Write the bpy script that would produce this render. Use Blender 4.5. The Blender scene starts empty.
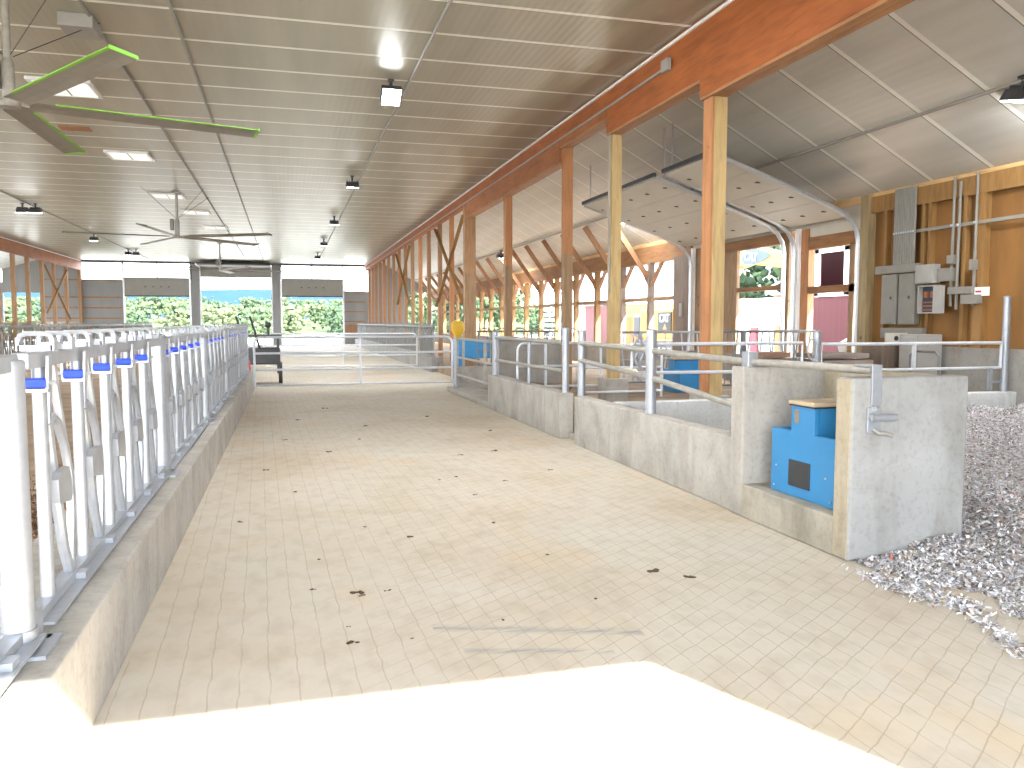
import bpy, math, random
import numpy as np
from mathutils import Vector, Matrix
random.seed(7); rng = np.random.default_rng(7)
SC = bpy.context.scene
COL = SC.collection
pi = math.pi

# ------------------------------------------------------------------ materials
def nt(name):
    m = bpy.data.materials.new(name); m.use_nodes = True
    t = m.node_tree; b = t.nodes['Principled BSDF']
    return m, t, b
def node(t, kind, **kw):
    n = t.nodes.new(kind)
    for k, v in kw.items(): setattr(n, k, v)
    return n
def mth(t, op, a, b=None, c=None):
    n = node(t, 'ShaderNodeMath', operation=op)
    for i, v in enumerate((a, b, c)):
        if v is None: continue
        if isinstance(v, (int, float)): n.inputs[i].default_value = v
        else: t.links.new(v, n.inputs[i])
    return n.outputs[0]
def ramp(t, fac, stops):
    n = node(t, 'ShaderNodeValToRGB'); e = n.color_ramp.elements
    while len(e) < len(stops): e.new(.5)
    for i, (p, c) in enumerate(stops):
        e[i].position = p; e[i].color = (*c, 1) if len(c) == 3 else c
    t.links.new(fac, n.inputs[0]); return n.outputs[0]
def mixc(t, fac, a, b, mode='MIX'):
    n = node(t, 'ShaderNodeMix', data_type='RGBA', blend_type=mode)
    for i, v in ((0, fac), (6, a), (7, b)):
        if isinstance(v, (int, float)): n.inputs[i].default_value = v
        elif isinstance(v, tuple): n.inputs[i].default_value = (*v, 1)
        else: t.links.new(v, n.inputs[i])
    return n.outputs[2]
def noise(t, scale, stretch=(1, 1, 1), detail=4, coord='Object', dist=0.0, rough=.55):
    tc = node(t, 'ShaderNodeTexCoord'); mp = node(t, 'ShaderNodeMapping')
    mp.inputs['Scale'].default_value = stretch
    t.links.new(tc.outputs[coord], mp.inputs[0])
    n = node(t, 'ShaderNodeTexNoise'); n.inputs['Scale'].default_value = scale
    n.inputs['Detail'].default_value = detail; n.inputs['Distortion'].default_value = dist
    n.inputs['Roughness'].default_value = rough
    t.links.new(mp.outputs[0], n.inputs['Vector']); return n.outputs[0]
def pbr(name, col, rough=.6, metal=0., ns=6., amt=.12, stretch=(1, 1, 1), bump=0., emit=None, es=0., col2=None, detail=4):
    m, t, b = nt(name)
    b.inputs['Roughness'].default_value = rough; b.inputs['Metallic'].default_value = metal
    f = noise(t, ns, stretch, detail)
    c2 = col2 or tuple(min(1, c * (1 + amt)) for c in col)
    c1 = tuple(c * (1 - amt) for c in col)
    c = ramp(t, f, [(.3, c1), (.7, c2)])
    t.links.new(c, b.inputs['Base Color'])
    if bump:
        bn = node(t, 'ShaderNodeBump'); bn.inputs['Strength'].default_value = bump; bn.inputs['Distance'].default_value = .01
        t.links.new(f, bn.inputs['Height']); t.links.new(bn.outputs[0], b.inputs['Normal'])
    if emit:
        b.inputs['Emission Color'].default_value = (*emit, 1); b.inputs['Emission Strength'].default_value = es
    return m
def wood(name, col, axis='Z', dark=.55, knots=True, rough=.65):
    m, t, b = nt(name); b.inputs['Roughness'].default_value = rough
    st = {'X': (.12, 1, 1), 'Y': (1, .12, 1), 'Z': (1, 1, .12)}[axis]
    f = noise(t, 14, st, 5, dist=.6)
    c = ramp(t, f, [(.3, tuple(v * (1 - .28) for v in col)), (.52, col), (.75, tuple(min(1, v * 1.15) for v in col))])
    f2 = noise(t, 1.3, (1, 1, 1), 2)
    c = mixc(t, .35, c, ramp(t, f2, [(.35, (.55, .5, .45)), (.65, (1, 1, 1))]), 'MULTIPLY')
    if knots:
        tc = node(t, 'ShaderNodeTexCoord'); v = node(t, 'ShaderNodeTexVoronoi'); v.inputs['Scale'].default_value = 2.2
        t.links.new(tc.outputs['Object'], v.inputs['Vector'])
        k = ramp(t, v.outputs['Distance'], [(.05, (1, 1, 1)), (.09, (0, 0, 0))])
        c = mixc(t, k, c, tuple(v * .35 for v in col))
    t.links.new(c, b.inputs['Base Color']); return m
def concrete(name, col, stain=.25, bump=.25, streak=True):
    m, t, b = nt(name); b.inputs['Roughness'].default_value = .82
    f = noise(t, 2.2, (1, 1, 1), 6, dist=.4)
    c = ramp(t, f, [(.28, tuple(v * (1 - stain) for v in col)), (.5, col), (.75, tuple(min(1, v * 1.14) for v in col))])
    f2 = noise(t, 26, (1, 1, 1), 4)
    c = mixc(t, .5, c, ramp(t, f2, [(.32, (.74, .72, .7)), (.5, (1, 1, 1))]), 'MULTIPLY')
    if streak:
        f3 = noise(t, 2.6, (1.3, 1.3, .35), 5, dist=.8)
        c = mixc(t, .4, c, ramp(t, f3, [(.38, (.66, .62, .56)), (.55, (1, 1, 1))]), 'MULTIPLY')
    t.links.new(c, b.inputs['Base Color'])
    bn = node(t, 'ShaderNodeBump'); bn.inputs['Strength'].default_value = bump; bn.inputs['Distance'].default_value = .006
    t.links.new(f2, bn.inputs['Height']); t.links.new(bn.outputs[0], b.inputs['Normal'])
    return m

M = {}
M['galv'] = pbr('galvanised', (.345, .36, .385), .40, .45, 18, .07)
M['galv_old'] = pbr('galvanised_weathered', (.36, .34, .30), .5, .4, 14, .14)
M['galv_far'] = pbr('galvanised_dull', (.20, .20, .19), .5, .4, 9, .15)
M['galv_gate'] = pbr('galvanised_bright', (.58, .60, .63), .42, .2, 18, .06)
M['steel'] = pbr('track_steel', (.62, .63, .65), .35, .7, 20, .08)
M['conc'] = concrete('cast_concrete', (.385, .36, .322))
M['conc_pale'] = concrete('cast_concrete_pale', (.30, .296, .285), .14)
M['conc_warm'] = concrete('cast_concrete_warm', (.36, .31, .225), .26)
M['conc_dark'] = concrete('concrete_old', (.27, .25, .225), .2)
M['blue'] = pbr('blue_plastic', (.03, .20, .42), .38, 0, 3, .06)
M['latchblue'] = pbr('latch_blue', (.03, .07, .62), .4, 0, 3, .05)
M['black'] = pbr('black_plastic', (.03, .03, .033), .5, 0, 8, .15)
M['dark'] = pbr('dark_metal', (.07, .07, .075), .45, .4, 8, .15)
M['tan'] = pbr('tan_cover', (.42, .33, .22), .6, 0, 8, .15)
M['lvl'] = wood('orange_laminated_timber', (.35, .098, .019), 'Y', knots=False)
M['lvlp'] = wood('tan_beam_edge', (.40, .19, .075), 'Y', knots=False)
M['lvl2'] = wood('brown_laminated_timber', (.34, .115, .034), 'Y')
M['pine'] = wood('pale_pine', (.52, .37, .165), 'Z')
M['jamb'] = wood('green_tinged_treated_timber', (.30, .22, .11), 'Z')
M['plate'] = wood('plate_timber', (.29, .135, .05), 'Y')
M['pineY'] = wood('pale_pine_long', (.62, .40, .18), 'Y')
M['post_o'] = wood('orange_post_timber', (.43, .19, .075), 'Z')
M['post_b'] = wood('brown_post_timber', (.33, .18, .085), 'Z')
M['treated'] = wood('treated_timber', (.30, .185, .095), 'Z')
M['grayw'] = wood('grey_brown_timber', (.20, .145, .11), 'Z')
M['stud'] = wood('stud_timber', (.27, .14, .04), 'Z')
M['brace'] = wood('brace_timber', (.32, .16, .075), 'Z')
M['ply'] = pbr('plywood', (.20, .088, .018), .7, 0, 1.6, .3, (1, 1, .35), detail=6)
M['gray'] = pbr('grey_enclosure', (.21, .195, .165), .5, 0, 5, .07)
M['graylt'] = pbr('pale_grey_enclosure', (.31, .295, .265), .5, 0, 5, .07)
M['white'] = pbr('white_paint', (.8, .8, .78), .5, 0, 5, .04)
M['cream'] = pbr('door_panel_cream', (.50, .455, .375), .55, 0, 3, .05)
M['doorgray'] = pbr('door_panel_grey', (.25, .24, .215), .55, 0, 3, .06)
M['red'] = pbr('red_siding', (.42, .05, .05), .55, 0, 2, .1)
M['redp'] = pbr('red_plastic', (.45, .02, .03), .5, 0, 4, .1)
M['yellow'] = pbr('machine_yellow', (.40, .20, .015), .45, 0, 4, .08)
M['yellowp'] = pbr('yellow_plastic', (.60, .36, .015), .5, 0, 4, .06)
M['orange'] = pbr('orange_paint', (.36, .12, .025), .5, 0, 3, .06)
M['logob'] = pbr('logo_blue', (.018, .04, .075), .5, 0, 4, .04)
M['lampglow'] = pbr('lamp_lens_lit', (.9, .95, 1), .3, 0, 3, .01, emit=(.88, .95, 1), es=8)
M['lamplens'] = pbr('lamp_lens', (.75, .77, .8), .3, 0, 3, .02, emit=(.9, .95, 1), es=150)
M['lampsoft'] = pbr('lamp_lens_soft', (.75, .77, .8), .3, 0, 3, .02, emit=(.9, .95, 1), es=70)
M['skylight_glow'] = pbr('translucent_panel_glow', (.88, .88, .86), .6, 0, 3, .02, emit=(1, 1, .97), es=.1)  # faint glow stands in for daylight coming through the hatch panels
M['blade'] = pbr('fan_blade_grey', (.30, .285, .25), .45, .3, 6, .08)
M['darkedge'] = pbr('fan_edge_dark', (.12, .115, .10), .5, .2, 5, .06)
M['blackdeep'] = pbr('black_enamel', (.005, .005, .006), .45, 0, 8, .1)
M['conc_sill'] = concrete('stained_sill_concrete', (.36, .325, .265), .36)
M['conc_lit'] = concrete('cast_concrete_brightened', (.60, .61, .60), .12)  # concrete with its colour raised to offset shade on the cross wall
M['green'] = pbr('green_edge', (.22, .52, .05), .5, 0, 5, .06)
M['dung'] = pbr('dried_dung', (.07, .045, .025), .9, 0, 30, .4, bump=.5)
M['siding'] = None

def make_ceiling_mat(name, y0, per, base, met, rgh):
    m, t, b = nt(name)
    tc = node(t, 'ShaderNodeTexCoord'); sp = node(t, 'ShaderNodeSeparateXYZ'); t.links.new(tc.outputs['Object'], sp.inputs[0])
    X, Y = sp.outputs[0], sp.outputs[1]
    fr = mth(t, 'FRACT', mth(t, 'DIVIDE', mth(t, 'SUBTRACT', Y, y0), per))
    seam = mth(t, 'LESS_THAN', fr, .07)
    lip = mth(t, 'MULTIPLY', mth(t, 'LESS_THAN', fr, .085), mth(t, 'GREATER_THAN', fr, .07))
    f = noise(t, 1.0, (3.0, .25, 1), 3)
    c = ramp(t, f, [(.3, tuple(v * .90 for v in base)), (.7, tuple(min(1, v * 1.07) for v in base))])
    c = mixc(t, seam, c, (.86, .84, .77)); c = mixc(t, lip, c, (.26, .24, .20))
    t.links.new(c, b.inputs['Base Color'])
    t.links.new(mth(t, 'MULTIPLY', mth(t, 'SUBTRACT', 1., seam), met), b.inputs['Metallic'])
    b.inputs['Roughness'].default_value = rgh
    rib = mth(t, 'PINGPONG', X, .115)
    rib = mth(t, 'MULTIPLY', mth(t, 'GREATER_THAN', rib, .095), 1.)
    w = mth(t, 'SINE', mth(t, 'MULTIPLY', X, 55.))
    h = mth(t, 'ADD', mth(t, 'MULTIPLY', w, .35), mth(t, 'MULTIPLY', noise(t, 3., (1.2, .5, 1), 2), .9))
    bn = node(t, 'ShaderNodeBump'); bn.inputs['Strength'].default_value = .14; bn.inputs['Distance'].default_value = .012
    t.links.new(h, bn.inputs['Height']); t.links.new(bn.outputs[0], b.inputs['Normal'])
    return m
M['ceil'] = make_ceiling_mat('ceiling_liner', .95, 1.21, (.42, .395, .305), .5, .36)
M['ceil_s'] = make_ceiling_mat('shed_ceiling_liner', .52, 1.21, (.66, .64, .58), .35, .42)

def make_corr(name, col, axis, per):
    m, t, b = nt(name)
    tc = node(t, 'ShaderNodeTexCoord'); sp = node(t, 'ShaderNodeSeparateXYZ'); t.links.new(tc.outputs['Object'], sp.inputs[0])
    fr = mth(t, 'FRACT', mth(t, 'DIVIDE', sp.outputs[axis], per))
    g = mth(t, 'LESS_THAN', fr, .2)
    f = noise(t, 1.5, (1, 1, .3), 3)
    c = ramp(t, f, [(.3, tuple(v * .9 for v in col)), (.7, tuple(min(1, v * 1.08) for v in col))])
    t.links.new(c, b.inputs['Base Color']); b.inputs['Roughness'].default_value = .5
    bn = node(t, 'ShaderNodeBump'); bn.inputs['Strength'].default_value = .8; bn.inputs['Distance'].default_value = .03
    t.links.new(g, bn.inputs['Height']); t.links.new(bn.outputs[0], b.inputs['Normal'])
    return m
M['siding'] = make_corr('grey_ribbed_siding', (.23, .23, .225), 0, .3)
M['redrib'] = make_corr('red_ribbed_siding', (.105, .022, .026), 1, .24)
M['whiterib'] = make_corr('white_ribbed_siding', (.82, .82, .8), 1, .3)

def make_floor():
    m, t, b = nt('grooved_concrete_floor'); b.inputs['Roughness'].default_value = .8
    tc = node(t, 'ShaderNodeTexCoord'); sp = node(t, 'ShaderNodeSeparateXYZ'); t.links.new(tc.outputs['Object'], sp.inputs[0])
    X, Y = sp.outputs[0], sp.outputs[1]
    f = noise(t, .55, (1, 1, 1), 6, dist=.6)
    c = ramp(t, f, [(.28, (.435, .355, .26)), (.48, (.49, .43, .345)), (.72, (.52, .475, .405))])
    f2 = noise(t, 7, (1, .6, 1), 5)
    c = mixc(t, .6, c, ramp(t, f2, [(.3, (.80, .77, .72)), (.55, (1, 1, 1))]), 'MULTIPLY')
    # rusty-orange dust patches
    f3 = noise(t, .8, (1, .7, 1), 3)
    c = mixc(t, mth(t, 'MULTIPLY', ramp(t, f3, [(.56, (0, 0, 0)), (.72, (1, 1, 1))]), .5), c, (.52, .37, .21))
    wob = mth(t, 'MULTIPLY', mth(t, 'SUBTRACT', noise(t, 5, (1, 1, 1), 3), .5), .035)
    brk = ramp(t, noise(t, 2.6, (1, 1, 1), 3), [(.36, (0, 0, 0)), (.5, (1, 1, 1))])
    def lines(ax, ay, per, wid, off=0.):
        s = mth(t, 'ADD', mth(t, 'ADD', mth(t, 'MULTIPLY', X, ax), mth(t, 'MULTIPLY', Y, ay)), wob)
        fr = mth(t, 'FRACT', mth(t, 'ADD', mth(t, 'DIVIDE', s, per), off))
        return mth(t, 'LESS_THAN', fr, wid / per)
    aisle = mth(t, 'MULTIPLY', mth(t, 'GREATER_THAN', X, -.8), mth(t, 'LESS_THAN', X, 4.4))
    g1 = lines(1, 0.03, .135, .007)
    g2 = lines(-.57, .82, .115, .006)
    g2 = mth(t, 'MULTIPLY', g2, ramp(t, X, [(0, (0, 0, 0)), (1, (1, 1, 1))]))
    g = mth(t, 'MULTIPLY', mth(t, 'MAXIMUM', mth(t, 'MULTIPLY', g1, .75), g2), aisle)
    g = mth(t, 'MULTIPLY', g, mth(t, 'ADD', mth(t, 'MULTIPLY', brk, .65), .35))
    c = mixc(t, mth(t, 'MULTIPLY', g, .55), c, (.27, .20, .125))
    # two grey tyre scuffs across the aisle
    def scuff(y0, sl, x0, x1, w):
        d = mth(t, 'ABSOLUTE', mth(t, 'SUBTRACT', mth(t, 'ADD', Y, mth(t, 'MULTIPLY', X, sl)), y0))
        s = mth(t, 'SUBTRACT', 1., mth(t, 'DIVIDE', d, w))
        s = mth(t, 'MAXIMUM', s, 0.)
        r = mth(t, 'MULTIPLY', mth(t, 'GREATER_THAN', X, x0), mth(t, 'LESS_THAN', X, x1))
        return mth(t, 'MULTIPLY', s, r)
    s = mth(t, 'MAXIMUM', scuff(4.66, .33, .75, 1.85, .075), scuff(4.28, .27, .85, 1.6, .05))
    s = mth(t, 'MULTIPLY', s, ramp(t, noise(t, 9, (.4, 3, 1), 3), [(.35, (0, 0, 0)), (.6, (1, 1, 1))]))
    c = mixc(t, mth(t, 'MULTIPLY', s, .75), c, (.22, .22, .22))
    t.links.new(c, b.inputs['Base Color'])
    hh = mth(t, 'ADD', mth(t, 'MULTIPLY', f2, .35), mth(t, 'MULTIPLY', g, -1.))
    bn = node(t, 'ShaderNodeBump'); bn.inputs['Strength'].default_value = .35; bn.inputs['Distance'].default_value = .008
    t.links.new(hh, bn.inputs['Height']); t.links.new(bn.outputs[0], b.inputs['Normal'])
    return m
M['floor'] = make_floor()
M['gravel'] = pbr('pale_gravel_ground', (.34, .32, .29), .9, 0, 3, .15, detail=8)
M['field'] = pbr('field_grass', (.066, .078, .042), .9, 0, .05, .3, detail=8)
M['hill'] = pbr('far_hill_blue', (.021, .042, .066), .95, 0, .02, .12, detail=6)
def leafmat(name, c):
    return pbr(name, c, .85, 0, 1.2, .45, detail=6, bump=.0)
M['leafa'] = leafmat('leaf_mid', (.058, .080, .042))
M['leafb'] = leafmat('leaf_dark', (.044, .066, .038))
M['leafc'] = leafmat('leaf_yellow', (.070, .086, .046))

for _k in ('gravel', 'field', 'hill', 'leafa', 'leafb', 'leafc'): M[_k].node_tree.nodes['Principled BSDF'].inputs['Specular IOR Level'].default_value = 0.

def make_bed(name, stops, sc):
    m, t, b = nt(name); b.inputs['Roughness'].default_value = .9
    f = noise(t, sc, (1, 1, 1), 6); c = ramp(t, f, stops); t.links.new(c, b.inputs['Base Color'])
    bn = node(t, 'ShaderNodeBump'); bn.inputs['Strength'].default_value = .6; bn.inputs['Distance'].default_value = .02
    t.links.new(f, bn.inputs['Height']); t.links.new(bn.outputs[0], b.inputs['Normal']); return m
M['bed'] = make_bed('brown_bedding', [(.3, (.20, .125, .07)), (.55, (.30, .205, .125)), (.8, (.37, .27, .175))], 1.6)
M['chips'] = make_bed('dark_wood_chips', [(.35, (.07, .035, .018)), (.52, (.20, .115, .06)), (.7, (.42, .30, .19))], 22)
def make_flake():
    m, t, b = nt('paper_shavings'); b.inputs['Roughness'].default_value = .8
    a = node(t, 'ShaderNodeAttribute'); a.attribute_name = 'fleck'
    t.links.new(a.outputs['Color'], b.inputs['Base Color']); return m
M['flake'] = make_flake()

# ------------------------------------------------------------------ mesh builder
ICO = {}
class MB:
    def __init__(s): s.v = []; s.f = []
    def add(s, vs, fs):
        o = len(s.v); s.v += [tuple(v) for v in vs]; s.f += [tuple(i + o for i in f) for f in fs]; return s
    def box(s, x0, x1, y0, y1, z0, z1):
        x0, x1 = sorted((x0, x1)); y0, y1 = sorted((y0, y1)); z0, z1 = sorted((z0, z1))
        return s.add([(x0, y0, z0), (x1, y0, z0), (x1, y1, z0), (x0, y1, z0), (x0, y0, z1), (x1, y0, z1), (x1, y1, z1), (x0, y1, z1)],
                     [(0, 3, 2, 1), (4, 5, 6, 7), (0, 1, 5, 4), (1, 2, 6, 5), (2, 3, 7, 6), (3, 0, 4, 7)])
    def bar(s, p, q, w, h, up=(0, 0, 1)):
        p, q = Vector(p), Vector(q); d = (q - p).normalized(); u = Vector(up)
        if abs(d.dot(u)) > .98: u = Vector((1, 0, 0))
        a = d.cross(u).normalized(); b = a.cross(d).normalized()
        vs = [e + a * (i * w / 2) + b * (j * h / 2) for e in (p, q) for i, j in ((-1, -1), (1, -1), (1, 1), (-1, 1))]
        return s.add(vs, [(3, 2, 1, 0), (4, 5, 6, 7), (0, 1, 5, 4), (1, 2, 6, 5), (2, 3, 7, 6), (3, 0, 4, 7)])
    def path(s, pts, r, n=8, closed=False):
        P = [Vector(p) for p in pts]; N = len(P); rings = []
        prev = None
        for i in range(N):
            if closed: d = (P[(i + 1) % N] - P[i - 1])
            else: d = P[min(i + 1, N - 1)] - P[max(i - 1, 0)]
            d.normalize()
            if prev is None:
                u = Vector((0, 0, 1)) if abs(d.z) < .9 else Vector((1, 0, 0))
                a = d.cross(u).normalized()
            else:
                a = (prev - d * prev.dot(d)).normalized()
            prev = a; b = d.cross(a)
            rr = r[i] if isinstance(r, (list, tuple)) else r
            rings.append([P[i] + (a * math.cos(2 * pi * k / n) + b * math.sin(2 * pi * k / n)) * rr for k in range(n)])
        vs = [v for R in rings for v in R]; fs = []
        for i in range(N if closed else N - 1):
            j = (i + 1) % N
            for k in range(n):
                l = (k + 1) % n
                fs.append((i * n + k, i * n + l, j * n + l, j * n + k))
        if not closed:
            fs.append(tuple(range(n))[::-1]); fs.append(tuple((N - 1) * n + k for k in range(n)))
        return s.add(vs, fs)
    def tube(s, p, q, r, n=10): return s.path([p, q], r, n)
    def prism(s, poly, axis, a, b):
        def mk(u, v, w):
            return {'x': (w, u, v), 'y': (u, w, v), 'z': (u, v, w)}[axis]
        n = len(poly)
        vs = [mk(u, v, a) for u, v in poly] + [mk(u, v, b) for u, v in poly]
        fs = [tuple(range(n)), tuple(range(2 * n - 1, n - 1, -1))] + [(i, i + n, (i + 1) % n + n, (i + 1) % n) for i in range(n)]
        return s.add(vs, fs)
    def blob(s, c, r, sub=1, jit=.25, sq=1.):
        if sub not in ICO:
            import bmesh
            bm = bmesh.new(); bmesh.ops.create_icosphere(bm, subdivisions=sub, radius=1)
            ICO[sub] = ([tuple(v.co) for v in bm.verts], [tuple(x.index for x in f.verts) for f in bm.faces]); bm.free()
        V, fs = ICO[sub]; vs = []
        for v in V:
            k = r * (1 + random.uniform(-jit, jit)); vs.append((c[0] + v[0] * k, c[1] + v[1] * k, c[2] + v[2] * k * sq))
        return s.add(vs, fs)
    def build(s, name, mat, parent=None, smooth=False, bev=0., kind=None):
        o0 = wloc(parent) if parent else Vector()
        me = bpy.data.meshes.new(name)
        me.from_pydata([tuple(Vector(v) - o0) for v in s.v], [], s.f)
        import bmesh
        bm = bmesh.new(); bm.from_mesh(me); bmesh.ops.recalc_face_normals(bm, faces=bm.faces); bm.to_mesh(me); bm.free()
        me.materials.append(mat)
        if smooth:
            for p in me.polygons: p.use_smooth = True
            me.set_sharp_from_angle(angle=math.radians(40))
        o = bpy.data.objects.new(name, me); COL.objects.link(o)
        if parent: o.parent = parent
        if bev:
            md = o.modifiers.new('bevel', 'BEVEL'); md.width = bev; md.segments = 2; md.limit_method = 'ANGLE'
        if kind: o['kind'] = kind
        return o
def wloc(o):
    v = Vector()
    while o is not None: v += o.location; o = o.parent
    return v
def B(*a): return MB().box(*a)
def tag(o, label, cat, group=None, kind=None):
    o['label'] = label; o['category'] = cat
    if group: o['group'] = group
    if kind: o['kind'] = kind
    return o
def thing(name, label, cat, loc, group=None):
    o = bpy.data.objects.new(name, None); COL.objects.link(o); o.location = loc; o.empty_display_size = .1
    return tag(o, label, cat, group)
def struct(name, mb, mat, bev=0., smooth=False):
    o = mb.build(name, mat, None, smooth, bev); o['kind'] = 'structure'; return o
KIDS = {}
def dup(root, loc, label, rotz=0., group=None):
    def cp(o, par):
        c = o.copy(); COL.objects.link(c); c.parent = par
        for ch in list(o.children): cp(ch, c)
        return c
    r = cp(root, None); r.location = loc; r.rotation_euler = (0, 0, rotz); r['label'] = label
    if group: r['group'] = group
    return r
ORD = ['first', 'second', 'third', 'fourth', 'fifth', 'sixth', 'seventh', 'eighth', 'ninth', 'tenth', 'eleventh', 'twelfth',
       'thirteenth', 'fourteenth', 'fifteenth', 'sixteenth', 'seventeenth', 'eighteenth', 'nineteenth', 'twentieth', 'twenty-first', 'twenty-second']
def text_mesh(s, size, depth):
    cu = bpy.data.curves.new('lettering', 'FONT'); cu.body = s; cu.size = size; cu.extrude = depth; cu.align_x = 'CENTER'; cu.align_y = 'CENTER'
    o = bpy.data.objects.new('lettering', cu); COL.objects.link(o)
    dg = bpy.context.evaluated_depsgraph_get(); me = bpy.data.meshes.new_from_object(o.evaluated_get(dg))
    bpy.data.objects.remove(o); return me

# ------------------------------------------------------------------ dimensions
ZC = 5.8; XR = 5.5; XW = 10.3; YF = 60.5; YB = -1.65; XL = -13.1; XLL = -21.5
def zs(x): return 4.05 + (XW - x) * .535           # right shed ceiling
def zl(x): return 4.0 + (x - XLL) * .30            # left shed ceiling

# ------------------------------------------------------------------ setting
struct('floor', B(XLL, 10.6, YB - .1, YF + .3, -.25, 0), M['floor'])
struct('ground', B(-220, 160, -60, 260, -.6, -.26), M['gravel'])
struct('ceiling', B(XL, XR, YB, YF, ZC, ZC + .1), M['ceil'])
mb = MB(); mb.prism([(XR + .02, zs(XR + .02)), (11.3, zs(11.3)), (11.3, zs(11.3) + .12), (XR + .02, zs(XR + .02) + .12)], 'y', YB - .4, YF + .4)
struct('ceiling_shed', mb, M['ceil_s'])
mb = MB(); mb.prism([(XL - .1, zl(XL)), (XLL - .4, zl(XLL - .4)), (XLL - .4, zl(XLL - .4) + .12), (XL - .1, zl(XL) + .12)], 'y', YB - .4, YF + .4)
struct('ceiling_wing', mb, M['ceil_s'])
# front gable wall, behind the camera: wide door openings
mb = MB()
H = 4.21; jam = 4.07
mb.box(XL, jam, YB, YB + .15, H, ZC + .1)
mb.box(-7.2, -6.4, YB, YB + .15, 0, H); mb.box(-13.1, -12.4, YB, YB + .15, 0, H)
mb.box(jam, 5.5, YB, YB + .15, 0, ZC + .1)
mb.box(5.5, 10.4, YB, YB + .15, 0, 6.7)
mb.box(XLL, XL, YB, YB + .15, 3.6, 6.6); mb.box(XLL, XLL + .8, YB, YB + .15, 0, 3.6)
struct('wall_front', mb, M['siding'])
# left outer wall: open above a low wall
mb = MB(); mb.box(XLL - .15, XLL, YB, YF, 0, 1.1)
for y in range(0, 61, 4): mb.box(XLL - .15, XLL, y, y + .2, 1.1, zl(XLL))
mb.box(XLL - .15, XLL, YB, YF, 3.7, zl(XLL) + .05)
struct('wall_left', mb, M['conc_dark'])
# far wall pieces
mb = MB()
mb.box(XL, -10.62, YF, YF + .12, 0, 4.55)               # left ribbed bay
mb.box(-6.36, -5.72, YF, YF + .12, 0, ZC)               # piers
mb.box(-.96, -.37, YF, YF + .12, 0, ZC)
mb.box(3.98, XR + .3, YF, YF + .12, 0, 3.9)
struct('wall_far', mb, M['siding'])
mb = MB()
mb.box(XL, -15.38, YF, YF + .12, 0, 6.6); mb.box(-17.8, XLL, YF, YF + .12, 0, 4.3); mb.box(-17.8, -15.38, YF, YF + .12, 3.62, 5.9)
struct('wall_far_wing', mb, M['siding'])
mb = MB()
mb.box(XR + .3, 8.45, YF, YF + .12, 0, 6.5); mb.box(8.45, 10.4, YF, YF + .12, 3.85, 5.2); mb.box(10.15, 10.4, YF, YF + .12, 0, 4); mb.box(8.45, 10.4, YF, YF + .12, 0, .9)
struct('wall_far_shed', mb, M['siding'])
struct('trim_1', B(XL, XR, YF - .12, YF + .1, ZC - .14, ZC), M['dark'])
n = 2
mb = MB()
for x in (-10.6, -8.45, -6.3, -.33, 1.75, 3.95): mb.box(x - .05, x + .05, YF - .02, YF + .08, 4.6, ZC - .14)
struct('trim_2', mb, M['dark'])
# girts on the solid far bays
mb = MB()
for z in (1.2, 1.9, 2.6, 3.3, 4.45):
    mb.box(XL, -10.65, YF - .07, YF - .003, z, z + .1)
    mb.box(-17.7 + 2.35, XL, YF - .07, YF - .003, z, z + .1)
for z in (1.7, 2.4, 3.1, 3.82): mb.box(4.0, XR, YF - .07, YF - .003, z, z + .09)
mb.box(4.05, XR, YF - .1, YF - .003, .9, 1.5); mb.box(XL, -10.65, YF - .09, YF - .003, 1.0, 1.42)
struct('trim_3', mb, M['brace'])
def far_door(lbl, x0, x1, z0, z1, mat):
    o = thing('overhead_door', lbl, 'overhead door', (.5 * (x0 + x1), YF - .08, z0), 'overhead doors in the far wall')
    nz = 2
    for k in range(nz):
        a = z0 + (z1 - z0) * k / nz; b = z0 + (z1 - z0) * (k + 1) / nz
        B(x0, x1, YF - .1, YF - .04, a, b).build('door_panel', mat, o)
    mb = MB()
    for k in range(4):
        x = x0 + (x1 - x0) * (.32 + .12 * k); mb.box(x - .06, x + .06, YF - .13, YF - .1, z0 + .55, z0 + .62)
    mb.build('hinge_row', M['dark'], o)
    for x in (x0 - .05, x1 + .05):
        MB().box(x - .05, x + .05, YF - .16, YF - .03, 0, 5.55).build('track', M['steel'], o)
    B(x0, x1, YF - .12, YF - .03, z0 - .09, z0).build('bottom_seal', M['dark'], o)
    return o
far_door('half raised grey overhead door left of the open middle doorway', -10.5, -6.42, 3.5, 4.72, M['doorgray'])
far_door('half raised grey overhead door right of the open middle doorway', -.3, 3.9, 3.55, 4.78, M['doorgray'])
o = thing('overhead_door', 'grey overhead door rolled fully up above the open middle doorway of the far wall', 'overhead door', (-3.35, YF - .1, 4.8), 'overhead doors in the far wall')
B(-5.7, -.98, YF - .1, YF + .05, 4.78, 5.75).build('door_panel', M['doorgray'], o)
B(-5.6, -1.05, YF - 2.6, YF - .12, 5.45, 5.52).build('door_panel', M['doorgray'], o)
for x in (-5.7, -.98): MB().path([(x, YF - .15, 0), (x, YF - .15, 5.1), (x, YF - .3, 5.35), (x, YF - .6, 5.45), (x, YF - 3, 5.48)], .05, 6).build('track', M['steel'], o, True)

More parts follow.
